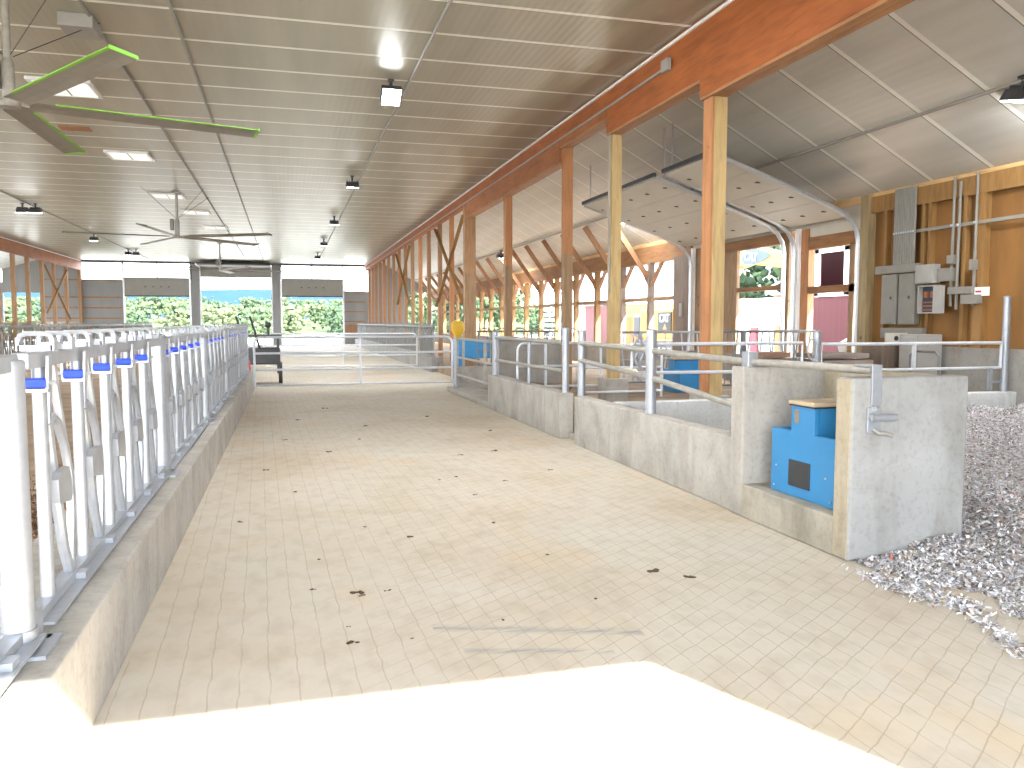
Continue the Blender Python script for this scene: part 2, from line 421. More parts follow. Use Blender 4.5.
# right-hand wall
mb = MB(); mb.box(XW, XW + .2, YB, 12.85, 0, 1.3); mb.box(XW, XW + .2, 12.85, YF, 0, .95)
struct('wall_right_base', mb, M['conc_dark'])
mb = MB(); mb.box(XW + .06, XW + .1, YB, 12.8, 1.3, 4.2)
struct('wall_right', mb, M['ply'])
mb = MB()
for y in (-.6, .6, 1.8, 3., 4.2, 5.4, 6.5, 7.6, 8.75, 9.25, 10.25, 10.62, 11.35, 11.5, 12.4):
    mb.box(XW - .04, XW + .06, y, y + (.2 if y in (10.25, 8.75) else .07), 1.3, 3.7)
mb.box(XW - .05, XW + .06, YB, 12.85, 3.66, 3.95)
struct('trim_4', mb, M['stud'])
mb = MB(); mb.box(XW - .1, XW + .12, 12.8, 13.02, 0, 4.0)
struct('trim_5', mb, M['jamb'])
mb = MB(); mb.box(XW - .02, XW + .14, YB, YF, 3.88, 4.02); struct('trim_6', mb, M['pineY'])
# timber framing behind the two garage doors
mb = MB()
mb.box(XW + .02, XW + .16, 13.02, 14.75, 3.17, 3.42); mb.box(XW + .02, XW + .14, 13.02, 14.75, 2.28, 2.42)
mb.box(XW + .02, XW + .16, 15.4, 19.6, 3.38, 3.62)
mb.box(XW + .03, XW + .14, 15.7, 17.5, 2.40, 2.50)
struct('trim_7', mb, M['plate'])
mb = MB(); mb.box(XW + .02, XW + .16, 14.72, 14.98, .95, 3.6); struct('trim_8', mb, M['post_o'])
mb = MB(); mb.box(XW + .02, XW + .12, 13.3, 13.45, .95, 3.2); mb.box(XW + .02, XW + .16, 15.4, 15.7, .95, 3.4)
struct('trim_9', mb, M['treated'])
mb = MB()
for i, y in enumerate(np.arange(17.5, 19.5, .285)): mb.box(XW + .02, XW + .1 + .015 * (i % 2), y, y + .275, .95, 3.4)
struct('trim_10', mb, M['treated'])
struct('trim_11', B(XW - .06, XW + .02, 14.98, 15.06, .95, 3.62).box(XW - .06, XW + .02, 19.55, 19.66, .95, 3.62), M['white'])
# continuous plate and mid rail of the open side
mb = MB(); mb.box(XW - .05, XW + .12, 19.7, YF, 3.42, 3.9); struct('trim_12', mb, M['plate'])
mb = MB(); mb.box(XW, XW + .1, 20.4, YF, 2.31, 2.43); struct('trim_13', mb, M['treated'])

struct('trim_15', B(XW + .02, XW + .12, 13.02, 19.7, 3.6, 4.1).box(XW + .04, XW + .1, 13.02, 14.75, 3.42, 3.6), M['cream'])
# wall posts of the open side: each post with its knee braces
def wall_post(y, w, lbl, mat):
    o = thing('wall_post', lbl, 'post', (XW + .03, y, .95), 'posts of the open right side')
    B(XW - .06, XW + .12, y - w / 2, y + w / 2, .95, 3.42).build('post_body', mat, o, bev=.006)
    for s in (-1, 1):
        MB().bar((XW + .03, y + s * w * .4, 2.78), (XW + .03, y + s * .78, 3.44), .07, .12, (1, 0, 0)).build('knee_brace', M['brace'], o)
    MB().bar((XW - .08, y + .05, 3.05), (XW - 1.25, y + .05, zs(XW - 1.25) - .05), .09, .15).build('rafter_strut', M['brace'], o)
    return o
ys = [22.3, 24.4, 26.6, 28.75, 31., 33.1] + [35.3 + 2.2 * i for i in range(11)]
for i, y in enumerate(ys):
    wall_post(y, .17, 'braced post of the open right side, %s beyond the wide dark post' % ORD[i], M['grayw'] if i < 2 else M['stud'])
o = thing('wall_post', 'wide dark rough post of the right wall left of the far garage door', 'post', (XW, 20.1, .95), 'posts of the open right side')
B(XW - .12, XW + .14, 19.68, 20.55, .95, 3.45).build('post_body', M['grayw'], o, bev=.01)
B(XW - .16, XW - .12, 19.95, 20.12, 1.85, 2.2).build('switch_box', M['graylt'], o, bev=.01)

# ------------------------------------------------------------------ garage doors on the right wall
def side_door(lbl, y0, y1, xin):
    o = thing('garage_door', lbl, 'garage door', (XW - .1, .5 * (y0 + y1), 3.6), 'raised garage doors of the right wall')
    sl = -.36
    def pt(x, dz=0.): return 3.62 + (10.1 - x) * .34 + dz
    n = 4; xs = [10.05 - (10.05 - xin) * i / n for i in range(n + 1)]
    for i in range(n):
        a, b = xs[i] - .006, xs[i + 1] + .006
        mb = MB(); mb.prism([(a, pt(a)), (b, pt(b)), (b, pt(b, .055)), (a, pt(a, .055))], 'y', y0 + .06, y1 - .06)
        p = mb.build('door_panel', M['cream'], o, bev=.004)
        mb = MB(); k = max(3, int((y1 - y0) / .8))
        for j in range(k):
            y = y0 + .35 + (y1 - y0 - .7) * j / (k - 1); x = .5 * (a + b)
            mb.bar((x - .04, y, pt(x, -.008)), (x + .04, y, pt(x, -.008)), .05, .02)
        mb.build('hinge', M['dark'], p)
    for y in (y0, y1):
        P = [(XW - .1, y, .95), (XW - .1, y, 3.15), (XW - .14, y, 3.38), (XW - .26, y, 3.56), (XW - .5, y, 3.72)]
        P += [(xin + (XW - .9 - xin) * (1 - q), y, pt(xin + (XW - .9 - xin) * (1 - q), .02)) for q in (0, .5, 1)]
        MB().path(P, .045, 8).build('track', M['steel'], o, True)
    xe = xin - .05
    MB().bar((xe, y0, pt(xe, .05)), (xe, y1, pt(xe, .05)), .06, .08).build('end_bar', M['dark'], o)
    for y in (y0, y1): MB().bar((xe + .2, y, pt(xe + .2)), (xe + .2, y, zs(xe + .2)), .04, .02).build('hanger', M['steel'], o)
    return o
side_door('wide cream garage door raised under the shed ceiling, the farther of two', 15.42, 19.6, 7.25)
side_door('narrow cream garage door raised under the shed ceiling next to the electrical panels', 13.06, 15.06, 7.25)

# ------------------------------------------------------------------ main header beams and posts (right row)
o = tag(B(XR, XR + .16, YB, YF, 5.36, 6.75).build('rim_beam', M['lvl']), 'long orange timber rim board along the ceiling edge above the posts', 'beam')
o = tag(B(XR - .03, XR + .0, YB, YF, 5.725, 5.765).build('edge_trim', M['white']), 'thin white metal strip where the ceiling meets the orange rim board', 'trim')
def header(y0, y1, zb, lbl, mat, xo=.03):
    o = thing('header_beam', lbl, 'beam', (XR, y0, zb), 'orange header beams over the posts')
    B(XR - xo, XR + .2, y0, y1, zb + .04, 5.42).build('beam_body', mat, o, bev=.005)
    B(XR - xo + .01, XR + .19, y0 + .01, y1 - .01, zb, zb + .04).build('bottom_plate', M['lvlp'], o)
header(YB + .2, 10.28, 4.68, 'bright orange header beam nearest the camera, ending over the thick pale post', M['lvl'], .06)
header(10.3, 13.72, 4.95, 'orange header beam between the thick pale post and the slim pale post', M['lvl'])
header(13.74, 16.3, 5.24, 'shallow header beam between the slim pale post and the reddish post', M['lvl2'])
header(16.32, 25.5, 4.95, 'long orange-brown header beam reaching the wide brown post', M['lvl2'])
def row_post(y, w, d, z0, z1, mat, lbl, low=None, side=None, x=5.61):
    o = thing('timber_post', lbl, 'post', (x, y, z0), 'timber posts of the right row')
    if low:
        B(x - w / 2, x + w / 2, y - d / 2, y + d / 2, low, z1).build('post_body', mat, o, bev=.006)
        B(x - w / 2 - .002, x + w / 2 + .002, y - d / 2 - .002, y + d / 2 + .002, z0, low).build('treated_base', M['treated'], o, bev=.006)
    else:
        B(x - w / 2, x + w / 2, y - d / 2, y + d / 2, z0, z1).build('post_body', mat, o, bev=.006)
    if side:
        B(x - w / 2 - .035, x - w / 2 - .001, y - d / 2 + .002, y + d / 2 + .02, z0, z1).build('side_board', side, o, bev=.004)
    return o
row_post(10.1, .19, .22, .7, 4.68, M['pine'], 'thick pale pine post with an orange side board, largest in the picture', None, M['post_o'])
row_post(13.65, .18, .2, .7, 4.95, M['pine'], 'slim pale pine post on a concrete pier, left of the thick pale post')
row_post(16.2, .18, .2, .3, 5.24, M['post_o'], 'reddish timber post between the slim pale post and a darker brown post', 3.1)
row_post(20.9, .19, .2, .3, 4.95, M['post_o'], 'brown timber post between the reddish post and the wide brown post', 3.15)
row_post(25.6, .36, .22, .3, 5.36, M['post_b'], 'wide brown timber post at the end of the long header beam', 3.2)
ry = [28.5, 30.8, 33.3, 35.5, 37.8, 40.1, 42.4, 44.7, 47., 49.3, 51.6, 53.9, 56.2, 58.5]
for i, y in enumerate(ry):
    row_post(y, .15, .17, .3, 5.38, M['post_b'] if i % 3 else M['post_o'], 'slender brown post of the right row, %s behind the wide brown post' % ORD[i])
def brace(x, p, q, lbl, grp):
    o = MB().bar((x, *p), (x, *q), .05, .11, (1, 0, 0)).build('diagonal_brace', M['stud']); tag(o, lbl, 'brace', grp)
brace(5.5, (26., 5.1), (31., 2.3), 'diagonal board rising toward the wide brown post in the right row', 'crossed boards between the right posts')
brace(5.47, (31., 5.2), (26., 2.3), 'diagonal board falling toward the wide brown post, crossing its twin', 'crossed boards between the right posts')
brace(5.5, (38., 5.2), (42.4, 2.6), 'far diagonal board leaning away from the camera in the right row', 'crossed boards between the right posts')
brace(5.47, (42.6, 5.2), (38., 2.6), 'far diagonal board leaning toward the camera in the right row', 'crossed boards between the right posts')
# concrete piers beneath the posts
for y, lbl in ((13.65, 'square concrete pier beneath the slim pale post'), (10.15, 'low concrete pier beneath the thick pale post')):
    o = B(5.4, 5.82, y - .21, y + .21, 0, .7).build('concrete_pier', M['conc'], bev=.015); tag(o, lbl, 'pier')

# left row
tag(B(XL - .18, XL, YB, YF, 5.12, 6.7).build('rim_beam', M['lvl2']), 'brown rim beam over the posts along the far left of the hall', 'beam')
tag(B(XL, XL + .03, YB, YF, 5.725, 5.765).build('edge_trim', M['white']), 'thin white metal strip above the left rim beam', 'trim')
for i, y in enumerate([44.2, 46.5, 48.9, 51.5, 54., 56.8, 60.3]):
    o = thing('timber_post', 'brown post of the left row, %s from the left picture edge' % ORD[i], 'post', (XL - .09, y, 0), 'timber posts of the left row')
    B(XL - .18, XL, y - .11, y + .11, 1.4, 5.14).build('post_body', M['post_b'], o); B(XL - .182, XL + .002, y - .112, y + .112, 0, 1.4).build('treated_base', M['treated'], o)
brace(XL + .04, (51.7, 4.9), (56.9, 1.9), 'long pale diagonal board across the left row posts', 'crossed boards on the left posts')
brace(XL + .09, (56.3, 4.9), (51.6, 2.2), 'shorter pale diagonal board crossing the long one on the left posts', 'crossed boards on the left posts')
o = thing('timber_skirt', 'low timber board wall with gaps beneath the left row posts', 'low wall', (XL, 48, 0))
B(XL - .22, XL - .18, 20, YF, .75, 1.15).build('board', M['stud'], o); B(XL - .22, XL - .18, 20, YF, 1.62, 1.72).build('top_rail', M['pineY'], o)
for y in np.arange(38.5, 60, 1.22): B(XL - .22, XL - .18, y, y + .45, 1.15, 1.62).build('upright_board', M['stud'], o)

# ------------------------------------------------------------------ aisle curb, low walls, concrete surround
struct('trim_14', B(-1.42, -.82, YB + .4, 22.0, 0, .46), M['conc'], bev=.012)
def lowwall(lbl, x0, x1, y0, y1, z1, mat, ledge=True):
    o = thing('concrete_partition', lbl, 'low wall', (.5 * (x0 + x1), y0, 0), 'low concrete partitions right of the aisle')
    B(x0, x1, y0, y1, 0, z1).build('wall_body', mat, o, bev=.012); return o
w1 = lowwall('low concrete wall running from the blue waterer surround to the pair of steel posts', 3.83, 4.03, 6.52, 10.72, .67, M['conc'])
w2 = lowwall('low concrete wall beyond the pair of steel posts along the aisle', 3.80, 4.02, 11.28, 15.7, .67, M['conc'])
w3 = lowwall('short concrete wall facing the camera beyond the recessed gate', 3.98, 5.2, 19.8, 20.05, .6, M['conc'])
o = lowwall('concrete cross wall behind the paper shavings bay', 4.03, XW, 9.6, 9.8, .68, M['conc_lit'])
o = tag(B(3.8, 4.5, 15.7, 20.0, 0, .11).build('concrete_sill', M['conc'], bev=.01), 'low concrete sill on the floor under the recessed gate', 'sill')
o = tag(B(3.95, 4.05, 10.72, 11.28, 0, .1).build('concrete_sill', M['conc'], bev=.01), 'narrow concrete sill in the gap between the two steel posts', 'sill')
o = lowwall('tall grey block wall standing crosswise in the pen beyond the round-cornered gate', 4.64, 6.1, 18.0, 18.18, 1.26, M['conc_dark'])
# waterer surround (one cast piece)
o = thing('concrete_surround', 'tall U-shaped concrete surround enclosing the near blue waterer', 'concrete surround', (4.3, 5.7, 0))
mb = MB()
prof = [(3.80, 0), (3.80, .29), (4.62, .29), (4.62, 1.3), (4.84, 1.3), (4.84, 0)]
B(3.80, 4.80, 5.04, 6.3, 0, .29).build('sill_block', M['conc_sill'], o, bev=.012)
B(3.80, 4.80, 6.3, 6.5, 0, 1.31).build('side_wall', M['conc'], o, bev=.015)
B(4.60, 4.80, 5.04, 6.3, .29, 1.30).build('back_wall', M['conc_warm'], o, bev=.012)
B(3.80, 4.80, 4.88, 5.04, 0, 1.31).build('side_wall', M['conc_pale'], o, bev=.02)
B(3.79, 3.803, 4.888, 5.032, 0.02, 1.295).build('end_face', M['conc_warm'], o)
# blue waterer
def waterer(loc, lbl, s=1., name='cattle_waterer', det=True):
    x, y, z = loc
    o = thing(name, lbl, 'waterer', loc, 'blue plastic waterers')
    L = .84 * s; D = .62 * s; h1 = .53 * s; h2 = .75 * s; a = .27 * s; c = .57 * s
    mb = MB()   # front and back skins with stepped outline
    prof = [(y, z), (y + L, z), (y + L, z + h1), (y + c, z + h1), (y + c, z + h2), (y + a, z + h2), (y + a, z + h1), (y, z + h1)]
    mb.prism(prof, 'x', x, x + .05 * s); mb.prism([(u, v) for u, v in prof], 'x', x + D - .05 * s, x + D)
    mb.box(x + .05 * s, x + D - .05 * s, y, y + .05 * s, z, z + h1); mb.box(x + .05 * s, x + D - .05 * s, y + L - .05 * s, y + L, z, z + h1)
    mb.build('tank_body', M['blue'], o, bev=.008)
    B(x + .05 * s, x + D - .05 * s, y + a, y + c, z + .05, z + h2 - .01).build('valve_housing', M['blue'], o)
    B(x + .05 * s, x + D - .05 * s, y + .05 * s, y + a, z + .05, z + h1 * .55).build('trough_floor', M['blue'], o)
    B(x + .05 * s, x + D - .05 * s, y + c, y + L - .05 * s, z + .05, z + h1 * .55).build('trough_floor', M['blue'], o)
    B(x - .02, x + D + .02, y + a - .02, y + c + .02, z + h2, z + h2 + .035 * s).build('top_cover', M['tan'], o, bev=.01)
    B(x - .012, x + D + .012, y + a - .012, y + c + .012, z + h2 - .012, z + h2).build('cover_gasket', M['black'], o)
    if det:
        B(x - .012, x + .004, y + .30 * s, y + .58 * s, z + .085 * s, z + .30 * s).build('access_hatch', M['black'], o, bev=.008)
        B(x - .008, x + .003, y + .46 * s, y + .52 * s, z + .60 * s, z + .71 * s).build('maker_plate', M['gray'], o, bev=.003)
        mb = MB()
        for dy, dz in ((.05, .05), (.79, .05), (.11, .22), (.76, .22)): mb.tube((x - .006, y + dy * s, z + dz * s), (x + .01, y + dy * s, z + dz * s), .008, 8)
        mb.build('bolt', M['steel'], o, True)
    return o
waterer((3.93, 5.21, .29), 'blue stepped cattle waterer with black hatch inside the concrete surround')
waterer((7.45, 14.7, .3), 'smaller-looking blue waterer behind the thick pale post', .86, det=False)
o = tag(B(5.2, 7.4, 25.4, 26.4, .55, 1.15).box(5.2, 5.35, 25.4, 26.4, .2, .55).box(7.25, 7.4, 25.4, 26.4, .2, .55).build('water_trough', M['blue'], bev=.03), 'long blue trough beyond the gate, partly behind the yellow scoop', 'trough')

# latch hardware on the surround
o = thing('strap_bracket', 'galvanised strap bracket over the near edge of the concrete surround', 'bracket', (3.98, 4.87, 1.2))
B(3.95, 4.03, 4.862, 4.878, 1.12, 1.4).build('strap_plate', M['galv'], o, bev=.003)
B(3.95, 4.03, 4.87, 5.06, 1.385, 1.4).build('strap_lip', M['galv'], o, bev=.003)
o = thing('gate_latch', 'small galvanised slam latch bolted to the near face of the concrete surround', 'latch', (4.0, 4.86, 1.0))
B(3.92, 4.02, 4.86, 4.878, .92, 1.1).build('mount_plate', M['galv'], o, bev=.004)
mb = MB().tube((3.93, 4.83, 1.03), (4.13, 4.83, 1.03), .024, 10).tube((3.95, 4.83, 1.03), (3.95, 4.87, 1.03), .03, 10); mb.build('bolt_barrel', M['galv'], o, True)
MB().path([(3.96, 4.85, .95), (3.99, 4.83, .92), (4.04, 4.82, .92), (4.1, 4.82, .90)], .012, 8).build('handle', M['galv_old'], o, True)
MB().tube((3.97, 4.85, 1.09), (3.97, 4.88, 1.09), .018, 8).build('bolt', M['steel'], o, True)

# ------------------------------------------------------------------ headlock fence
def headlock_proto(lbl, loc, n=5, L=3.58, off=.3, pitch=.635, mat=None, cat='headlock panel', group=None, latch='latchblue'):
    g = mat or M['galv']; ox, oy, oz = loc
    o = thing('headlock_panel', lbl, cat, loc, group)
    W = lambda x, y, z: (ox + x, oy + y, oz + z)
    def bx(x0, x1, y0, y1, z0, z1): return B(ox + x0, ox + x1, oy + y0, oy + y1, oz + z0, oz + z1)
    bx(-.03, .03, .06, L - .04, 1.515, 1.58).build('top_rail', g, o, bev=.006)
    mb = bx(-.03, .03, .06, L - .04, .50, .545); mb.box(ox + .03, ox + .085, oy + .06, oy + L - .04, oz + .497, oz + .507); mb.build('bottom_rail', g, o)
    for j in range(n):
        y = off + pitch * j
        fb = MB().tube(W(0, y, .5), W(0, y, 1.53), .028, 10).build('fixed_bar', g, o, True)
        mb = MB()
        for q in (-1, 1): mb.bar(W(q * .052, y - .045, 1.56), W(q * .046, y - .045, 1.425), .05, .012, (1, 0, 0))
        mb.bar(W(-.05, y - .045, 1.42), W(.05, y - .045, 1.42), .05, .014)
        mb.tube(W(-.075, y - .045, 1.452), W(.075, y - .045, 1.452), .01, 6)
        mb.build('latch_yoke', g, fb)
        MB().tube(W(-.044, y - .062, 1.45), W(.044, y - .062, 1.45), .021, 8).build('latch_roller', M[latch], fb, True)
        mb = MB()
        mb.tube(W(0, y + .13, 1.53), W(0, y + .085, 1.26), .02, 8); mb.tube(W(0, y + .19, 1.53), W(0, y + .34, 1.15), .02, 8)
        mb.path([W(0, y + .08, 1.27), W(0, y + .17, .98), W(0, y + .27, .68), W(0, y + .36, .54)], .025, 8)
        mb.path([W(.0, y + .08, 1.27), W(0, y + .16, 1.29), W(0, y + .25, 1.25), W(0, y + .35, 1.14), W(0, y + .42, 1.0), W(0, y + .43, .82), W(0, y + .39, .66), W(0, y + .37, .54)], .021, 8)
        sw = mb.build('swing_bar', g, o, True)
        y2 = y + .17
        mb = MB(); mb.prism([(oy + y2 - .13, oz + .93), (oy + y2 + .06, oz + .90), (oy + y2 + .09, oz + .93), (oy + y2 + .07, oz + 1.03), (oy + y2 + .04, oz + 1.06), (oy + y2 - .10, oz + 1.06), (oy + y2 - .14, oz + 1.03)], 'x', ox + .022, ox + .05)
        mb.build('weight_plate', g, sw)
        bx(-.045, .07, y + .34, y + .42, .505, .535).build('pivot_foot', g, sw)
        mb = MB()
        for yo, xa, xb in ((.03, -.075, .055), (.24, -.05, .075)):
            for q in (-1, 1): mb.bar(W(xa if q < 0 else xb, y + yo, 1.58), W(xa if q < 0 else xb, y + yo, 1.635), .06, .014, (1, 0, 0))
            mb.path([W(xa, y + yo - .02, 1.62), W(xa + .008, y + yo - .02, 1.643), W(xa + .03, y + yo - .02, 1.652), W(xb - .03, y + yo - .02, 1.652), W(xb - .008, y + yo - .02, 1.643), W(xb, y + yo - .02, 1.62)], .011, 6)
            mb.box(ox + xa, ox + xb, oy + y + yo - .03, oy + y + yo + .03, oz + 1.58, oz + 1.604)
        mb.bar(W(.02, y + .03, 1.60), W(.02, y + .24, 1.60), .04, .03)
        mb.build('release_loop', g, o, True)
    return o
FX = -1.0; P0 = 3.5; PP = 3.6
G1 = 'headlock panels along the left curb'
hp = headlock_proto('galvanised headlock panel nearest the camera on the left curb', (FX, P0, 0), group=G1)
for i in range(1, 5):
    dup(hp, (FX, P0 + PP * i, 0), 'galvanised headlock panel on the left curb, %s from the camera' % ORD[i])
# the panel beside the camera, only its end reaches the picture
dup(hp, (FX, P0 - PP, 0), 'sunlit headlock panel end at the lower left corner of the picture')
def fence_post(lbl, loc, z0=.4, z1=1.6, r=.058, mat=None, foot=True, grp=None):
    g = mat or M['galv']; x, y, _ = loc
    o = thing('fence_post', lbl, 'fence post', (x, y, z0), grp)
    mb = MB().tube((x, y, z0), (x, y, z1), r, 18); mb.build('post_tube', g, o, True)
    MB().path([(x, y, z1), (x, y, z1 + .012), (x, y, z1 + .02)], [r * 1.06, r * 1.0, r * .5], 18).build('post_cap', g, o, True)
    if foot:
        mb = MB().tube((x, y, z0 + .1), (x, y, z0 + .145), r * 1.12, 18); mb.build('collar', g, o, True)
        mb = B(x + r * .6, x + r * .6 + .012, y + r * .5, y + r + .085, z0 + .07, z0 + .19); mb.box(x + .01, x + r + .03, y + r + .01, y + r + .07, z0 + .06, z0 + .075)
        mb.build('base_bracket', g, o, bev=.004)
        B(x - .12, x + .12, y - .12, y + .12, z0 - .002 + .06, z0 + .075).build('base_plate', g, o)
    return o
fp = fence_post('thick galvanised fence post nearest the camera at the left edge', (FX, P0 - .1, 0), .4, 1.545, .058, grp='round posts of the left headlock fence')
for i in range(1, 6):
    fence_post('round galvanised post of the left headlock fence, %s from the camera' % ORD[i], (FX, P0 + PP * i, 0), .4, 1.585, .055, grp='round posts of the left headlock fence')
# distant rows of headlocks (two rows left, one right of the aisle)
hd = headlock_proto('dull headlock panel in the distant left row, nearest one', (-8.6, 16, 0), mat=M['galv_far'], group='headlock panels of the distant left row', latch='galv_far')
for i in range(1, 12):
    dup(hd, (-8.6, 16 + 3.6 * i, 0), 'dull headlock panel in the distant left row, %s from the camera' % ORD[i])
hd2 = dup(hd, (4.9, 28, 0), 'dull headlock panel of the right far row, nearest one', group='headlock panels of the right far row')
for i in range(1, 9):
    dup(hd2, (4.9, 28 + 3.6 * i, 0), 'dull headlock panel of the right far row, %s from the camera' % ORD[i])
# curb carrying the far rows
tag(B(4.7, 5.1, 27.5, YF - .3, 0, .5).build('concrete_curb', M['conc_dark']), 'concrete curb under the right far row of headlocks', 'curb')
tag(B(-8.8, -8.4, 15.5, YF - .3, 0, .5).build('concrete_curb', M['conc_dark']), 'concrete curb under the distant left row of headlocks', 'curb')

# ------------------------------------------------------------------ pipe gates and rails
def gate(lbl, p0, p1, z0, z1, rails, ups, r=.024, mat=None, rc=.16, grp=None, name='pipe_gate', sides=(True, True)):
    g = mat or M['galv_gate']
    p0 = Vector((*p0, 0)); p1 = Vector((*p1, 0)); L = (p1 - p0).length
    o = thing(name, lbl, 'gate', (p0.x, p0.y, z0), grp)
    def P(t, z): q = p0 + (p1 - p0) * (t / L); return (q.x, q.y, z)
    pts = [P(0, z0)]
    pts += [P(rc * (1 - math.cos(a)), z1 - rc + rc * math.sin(a)) for a in np.linspace(0, pi / 2, 6)] if sides[0] else [P(0, z1)]
    pts += [P(L - rc + rc * math.sin(a), z1 - rc + rc * math.cos(a)) for a in np.linspace(0, pi / 2, 6)] if sides[1] else [P(L, z1)]
    pts += [P(L, z0)]
    MB().path(pts, r, 8).build('gate_frame', g, o, True)
    for z in rails: MB().tube(P(0, z), P(L, z), r * .9, 8).build('rail', g, o, True)
    for t in ups: MB().bar(P(t * L, z0), P(t * L, z1), r * 1.8, r * 1.8, (1, 0, 0)).build('upright', g, o)
    return o
gate('long bright tubular gate closing the whole aisle beyond the left fence', (-.76, 20.2), (3.97, 20.2), .18, 1.34, (.2, .57, .96), (.52,), .028)
gate('farther tubular gate standing across the aisle behind the long bright gate', (-.7, 27.5), (4.2, 27.5), .24, 1.32, (.26, .6, .94), (.5,), .026)
# recessed gate by the yellow scoop, with two thick posts
gate('short grey gate in the recess between the two concrete walls', (3.98, 19.6), (3.98, 15.95), .36, 1.3, (.42, .85), (.2, .8), .03, M['galv_old'], .1)
fence_post('steel gate post directly under the yellow scoop', (3.98, 19.75, 0), .11, 1.45, .05, M['galv'], False)
fence_post('steel hinge post at the far end of the second concrete wall', (3.92, 15.55, 0), .1, 1.5, .06, M['galv'], False)
# yellow scoop hung on the post
o = thing('feed_scoop', 'yellow plastic scoop hanging upside down on the far gate post', 'scoop', (4.0, 19.62, 1.4))
MB().path([(4.0, 19.62, 1.72), (4.0, 19.62, 1.66), (4.0, 19.6, 1.5), (4.0, 19.6, 1.38), (4.0, 19.6, 1.27)], [.12, .16, .16, .1, .03], 12).build('scoop_bowl', M['yellowp'], o, True)
MB().tube((4.0, 19.6, 1.27), (4.0, 19.6, 1.14), .02, 8).build('handle', M['yellowp'], o, True)

def rail_run(lbl, pts, r, mat, grp=None):
    o = tag(MB().path(pts, r, 10).build('pipe_rail', mat, None, True), lbl, 'rail', grp); return o
G2 = 'weathered pipe rails above the low concrete walls'
rail_run('upper weathered pipe rail from the pair of steel posts to the concrete surround', [(3.93, 10.78, 1.41), (3.93, 8.5, 1.38), (3.93, 6.6, 1.35), (3.99, 4.9, 1.36)], .033, M['galv_old'], G2)
rail_run('lower weathered pipe rail meeting the far side of the concrete surround', [(3.93, 10.78, 1.17), (3.93, 8.5, 1.08), (3.93, 6.5, .93)], .031, M['galv_old'], G2)
rail_run('upper rail above the second concrete wall', [(3.92, 15.5, 1.4), (3.92, 11.5, 1.4)], .04, M['galv_old'], G2)
rail_run('lower rail above the second concrete wall', [(3.92, 15.5, .96), (3.92, 11.5, .98)], .03, M['galv_old'], G2)
def plain_post(lbl, x, y, z0, z1, r=.05, mat=None, name='steel_post'):
    o = thing(name, lbl, 'fence post', (x, y, z0), 'steel posts along the low walls')
    MB().tube((x, y, z0), (x, y, z1), r, 14).build('post_tube', mat or M['galv'], o, True)
    MB().path([(x, y, z1 - .005), (x, y, z1 + .012), (x, y, z1 + .022)], [r * 1.05, r, r * .4], 14).build('post_cap', mat or M['galv'], o, True)
    return o
pp = plain_post('tall shiny steel post standing on the low wall midway along the pipe rails', 3.93, 8.45, .6, 1.6, .062)
for z in (1.38, 1.08): MB().tube((3.93, 8.45, z - .045), (3.93, 8.45, z + .045), .074, 14).build('rail_clamp', M['galv'], pp, True)
plain_post('left steel post of the close pair, reaching down the wall end to the floor', 3.92, 11.36, .3, 1.6, .052)
plain_post('right steel post of the close pair, on the near wall', 3.95, 10.86 - .1, .62, 1.57, .055)
plain_post('slim upright pipe on the second concrete wall', 3.92, 13.23, .62, 1.38, .03)
o = thing('steel_post', 'short square steel post on the far corner of the concrete surround', 'fence post', (3.93, 6.42, 1.29))
B(3.88, 3.98, 6.36, 6.47, 1.295, 1.44).build('post_tube', M['galv'], o, bev=.006)
# gates on the cross wall
YG = 9.72
gate('left tubular gate on the cross wall, chained at its right end', (4.25, YG), (6.75, YG), 1.05, 1.415, (), (), .024, None, .06, 'gates on the cross wall', sides=(False, False))
rail_run('light lower tube running level behind the weathered rails', [(4.25, YG, 1.05), (5.9, YG, 1.04), (6.8, YG, 1.03)], .022, M['galv_gate'])
og = gate('right tubular gate on the cross wall ending at the tall post', (7.05, YG), (10.1, YG), 1.03, 1.395, (1.03,), (.5,), .024, None, .06, 'gates on the cross wall', sides=(False, False))
MB().bar((9.92, YG, .7), (9.92, YG, 1.03), .05, .05, (1, 0, 0)).build('drop_leg', M['galv'], og)
MB().bar((9.92, YG, .82), (10.15, YG, .82), .03, .03).build('drop_brace', M['galv'], og)
plain_post('tall galvanised gate post at the right edge of the picture', 10.18, YG, .66, 2.06, .052)
plain_post('middle gate post with a chain on the cross wall', 6.98, YG, .66, 1.56, .06)
for (x0, lab) in ((6.86, 'short chain loop holding the cross wall gate shut at its middle post'), (4.3, 'short chain loop on the left end of the cross wall gate')):
    o = tag(MB().path([(x0 + .07 * math.sin(a), YG - .07, 1.33 + .14 * math.cos(a)) for a in np.linspace(0, 2 * pi, 15)[:-1]], .014, 6, True).build('chain_loop', M['galv'], None, True), lab, 'chain')
# C-shaped handle loop near the middle post
tag(MB().path([(4.37, YG - .06, 1.37), (4.29, YG - .06, 1.31), (4.26, YG - .06, 1.24), (4.29, YG - .06, 1.17), (4.37, YG - .06, 1.1)], .018, 8).build('latch_loop', M['galv'], None, True), 'bent galvanised latch loop beside the tall shiny post', 'latch')

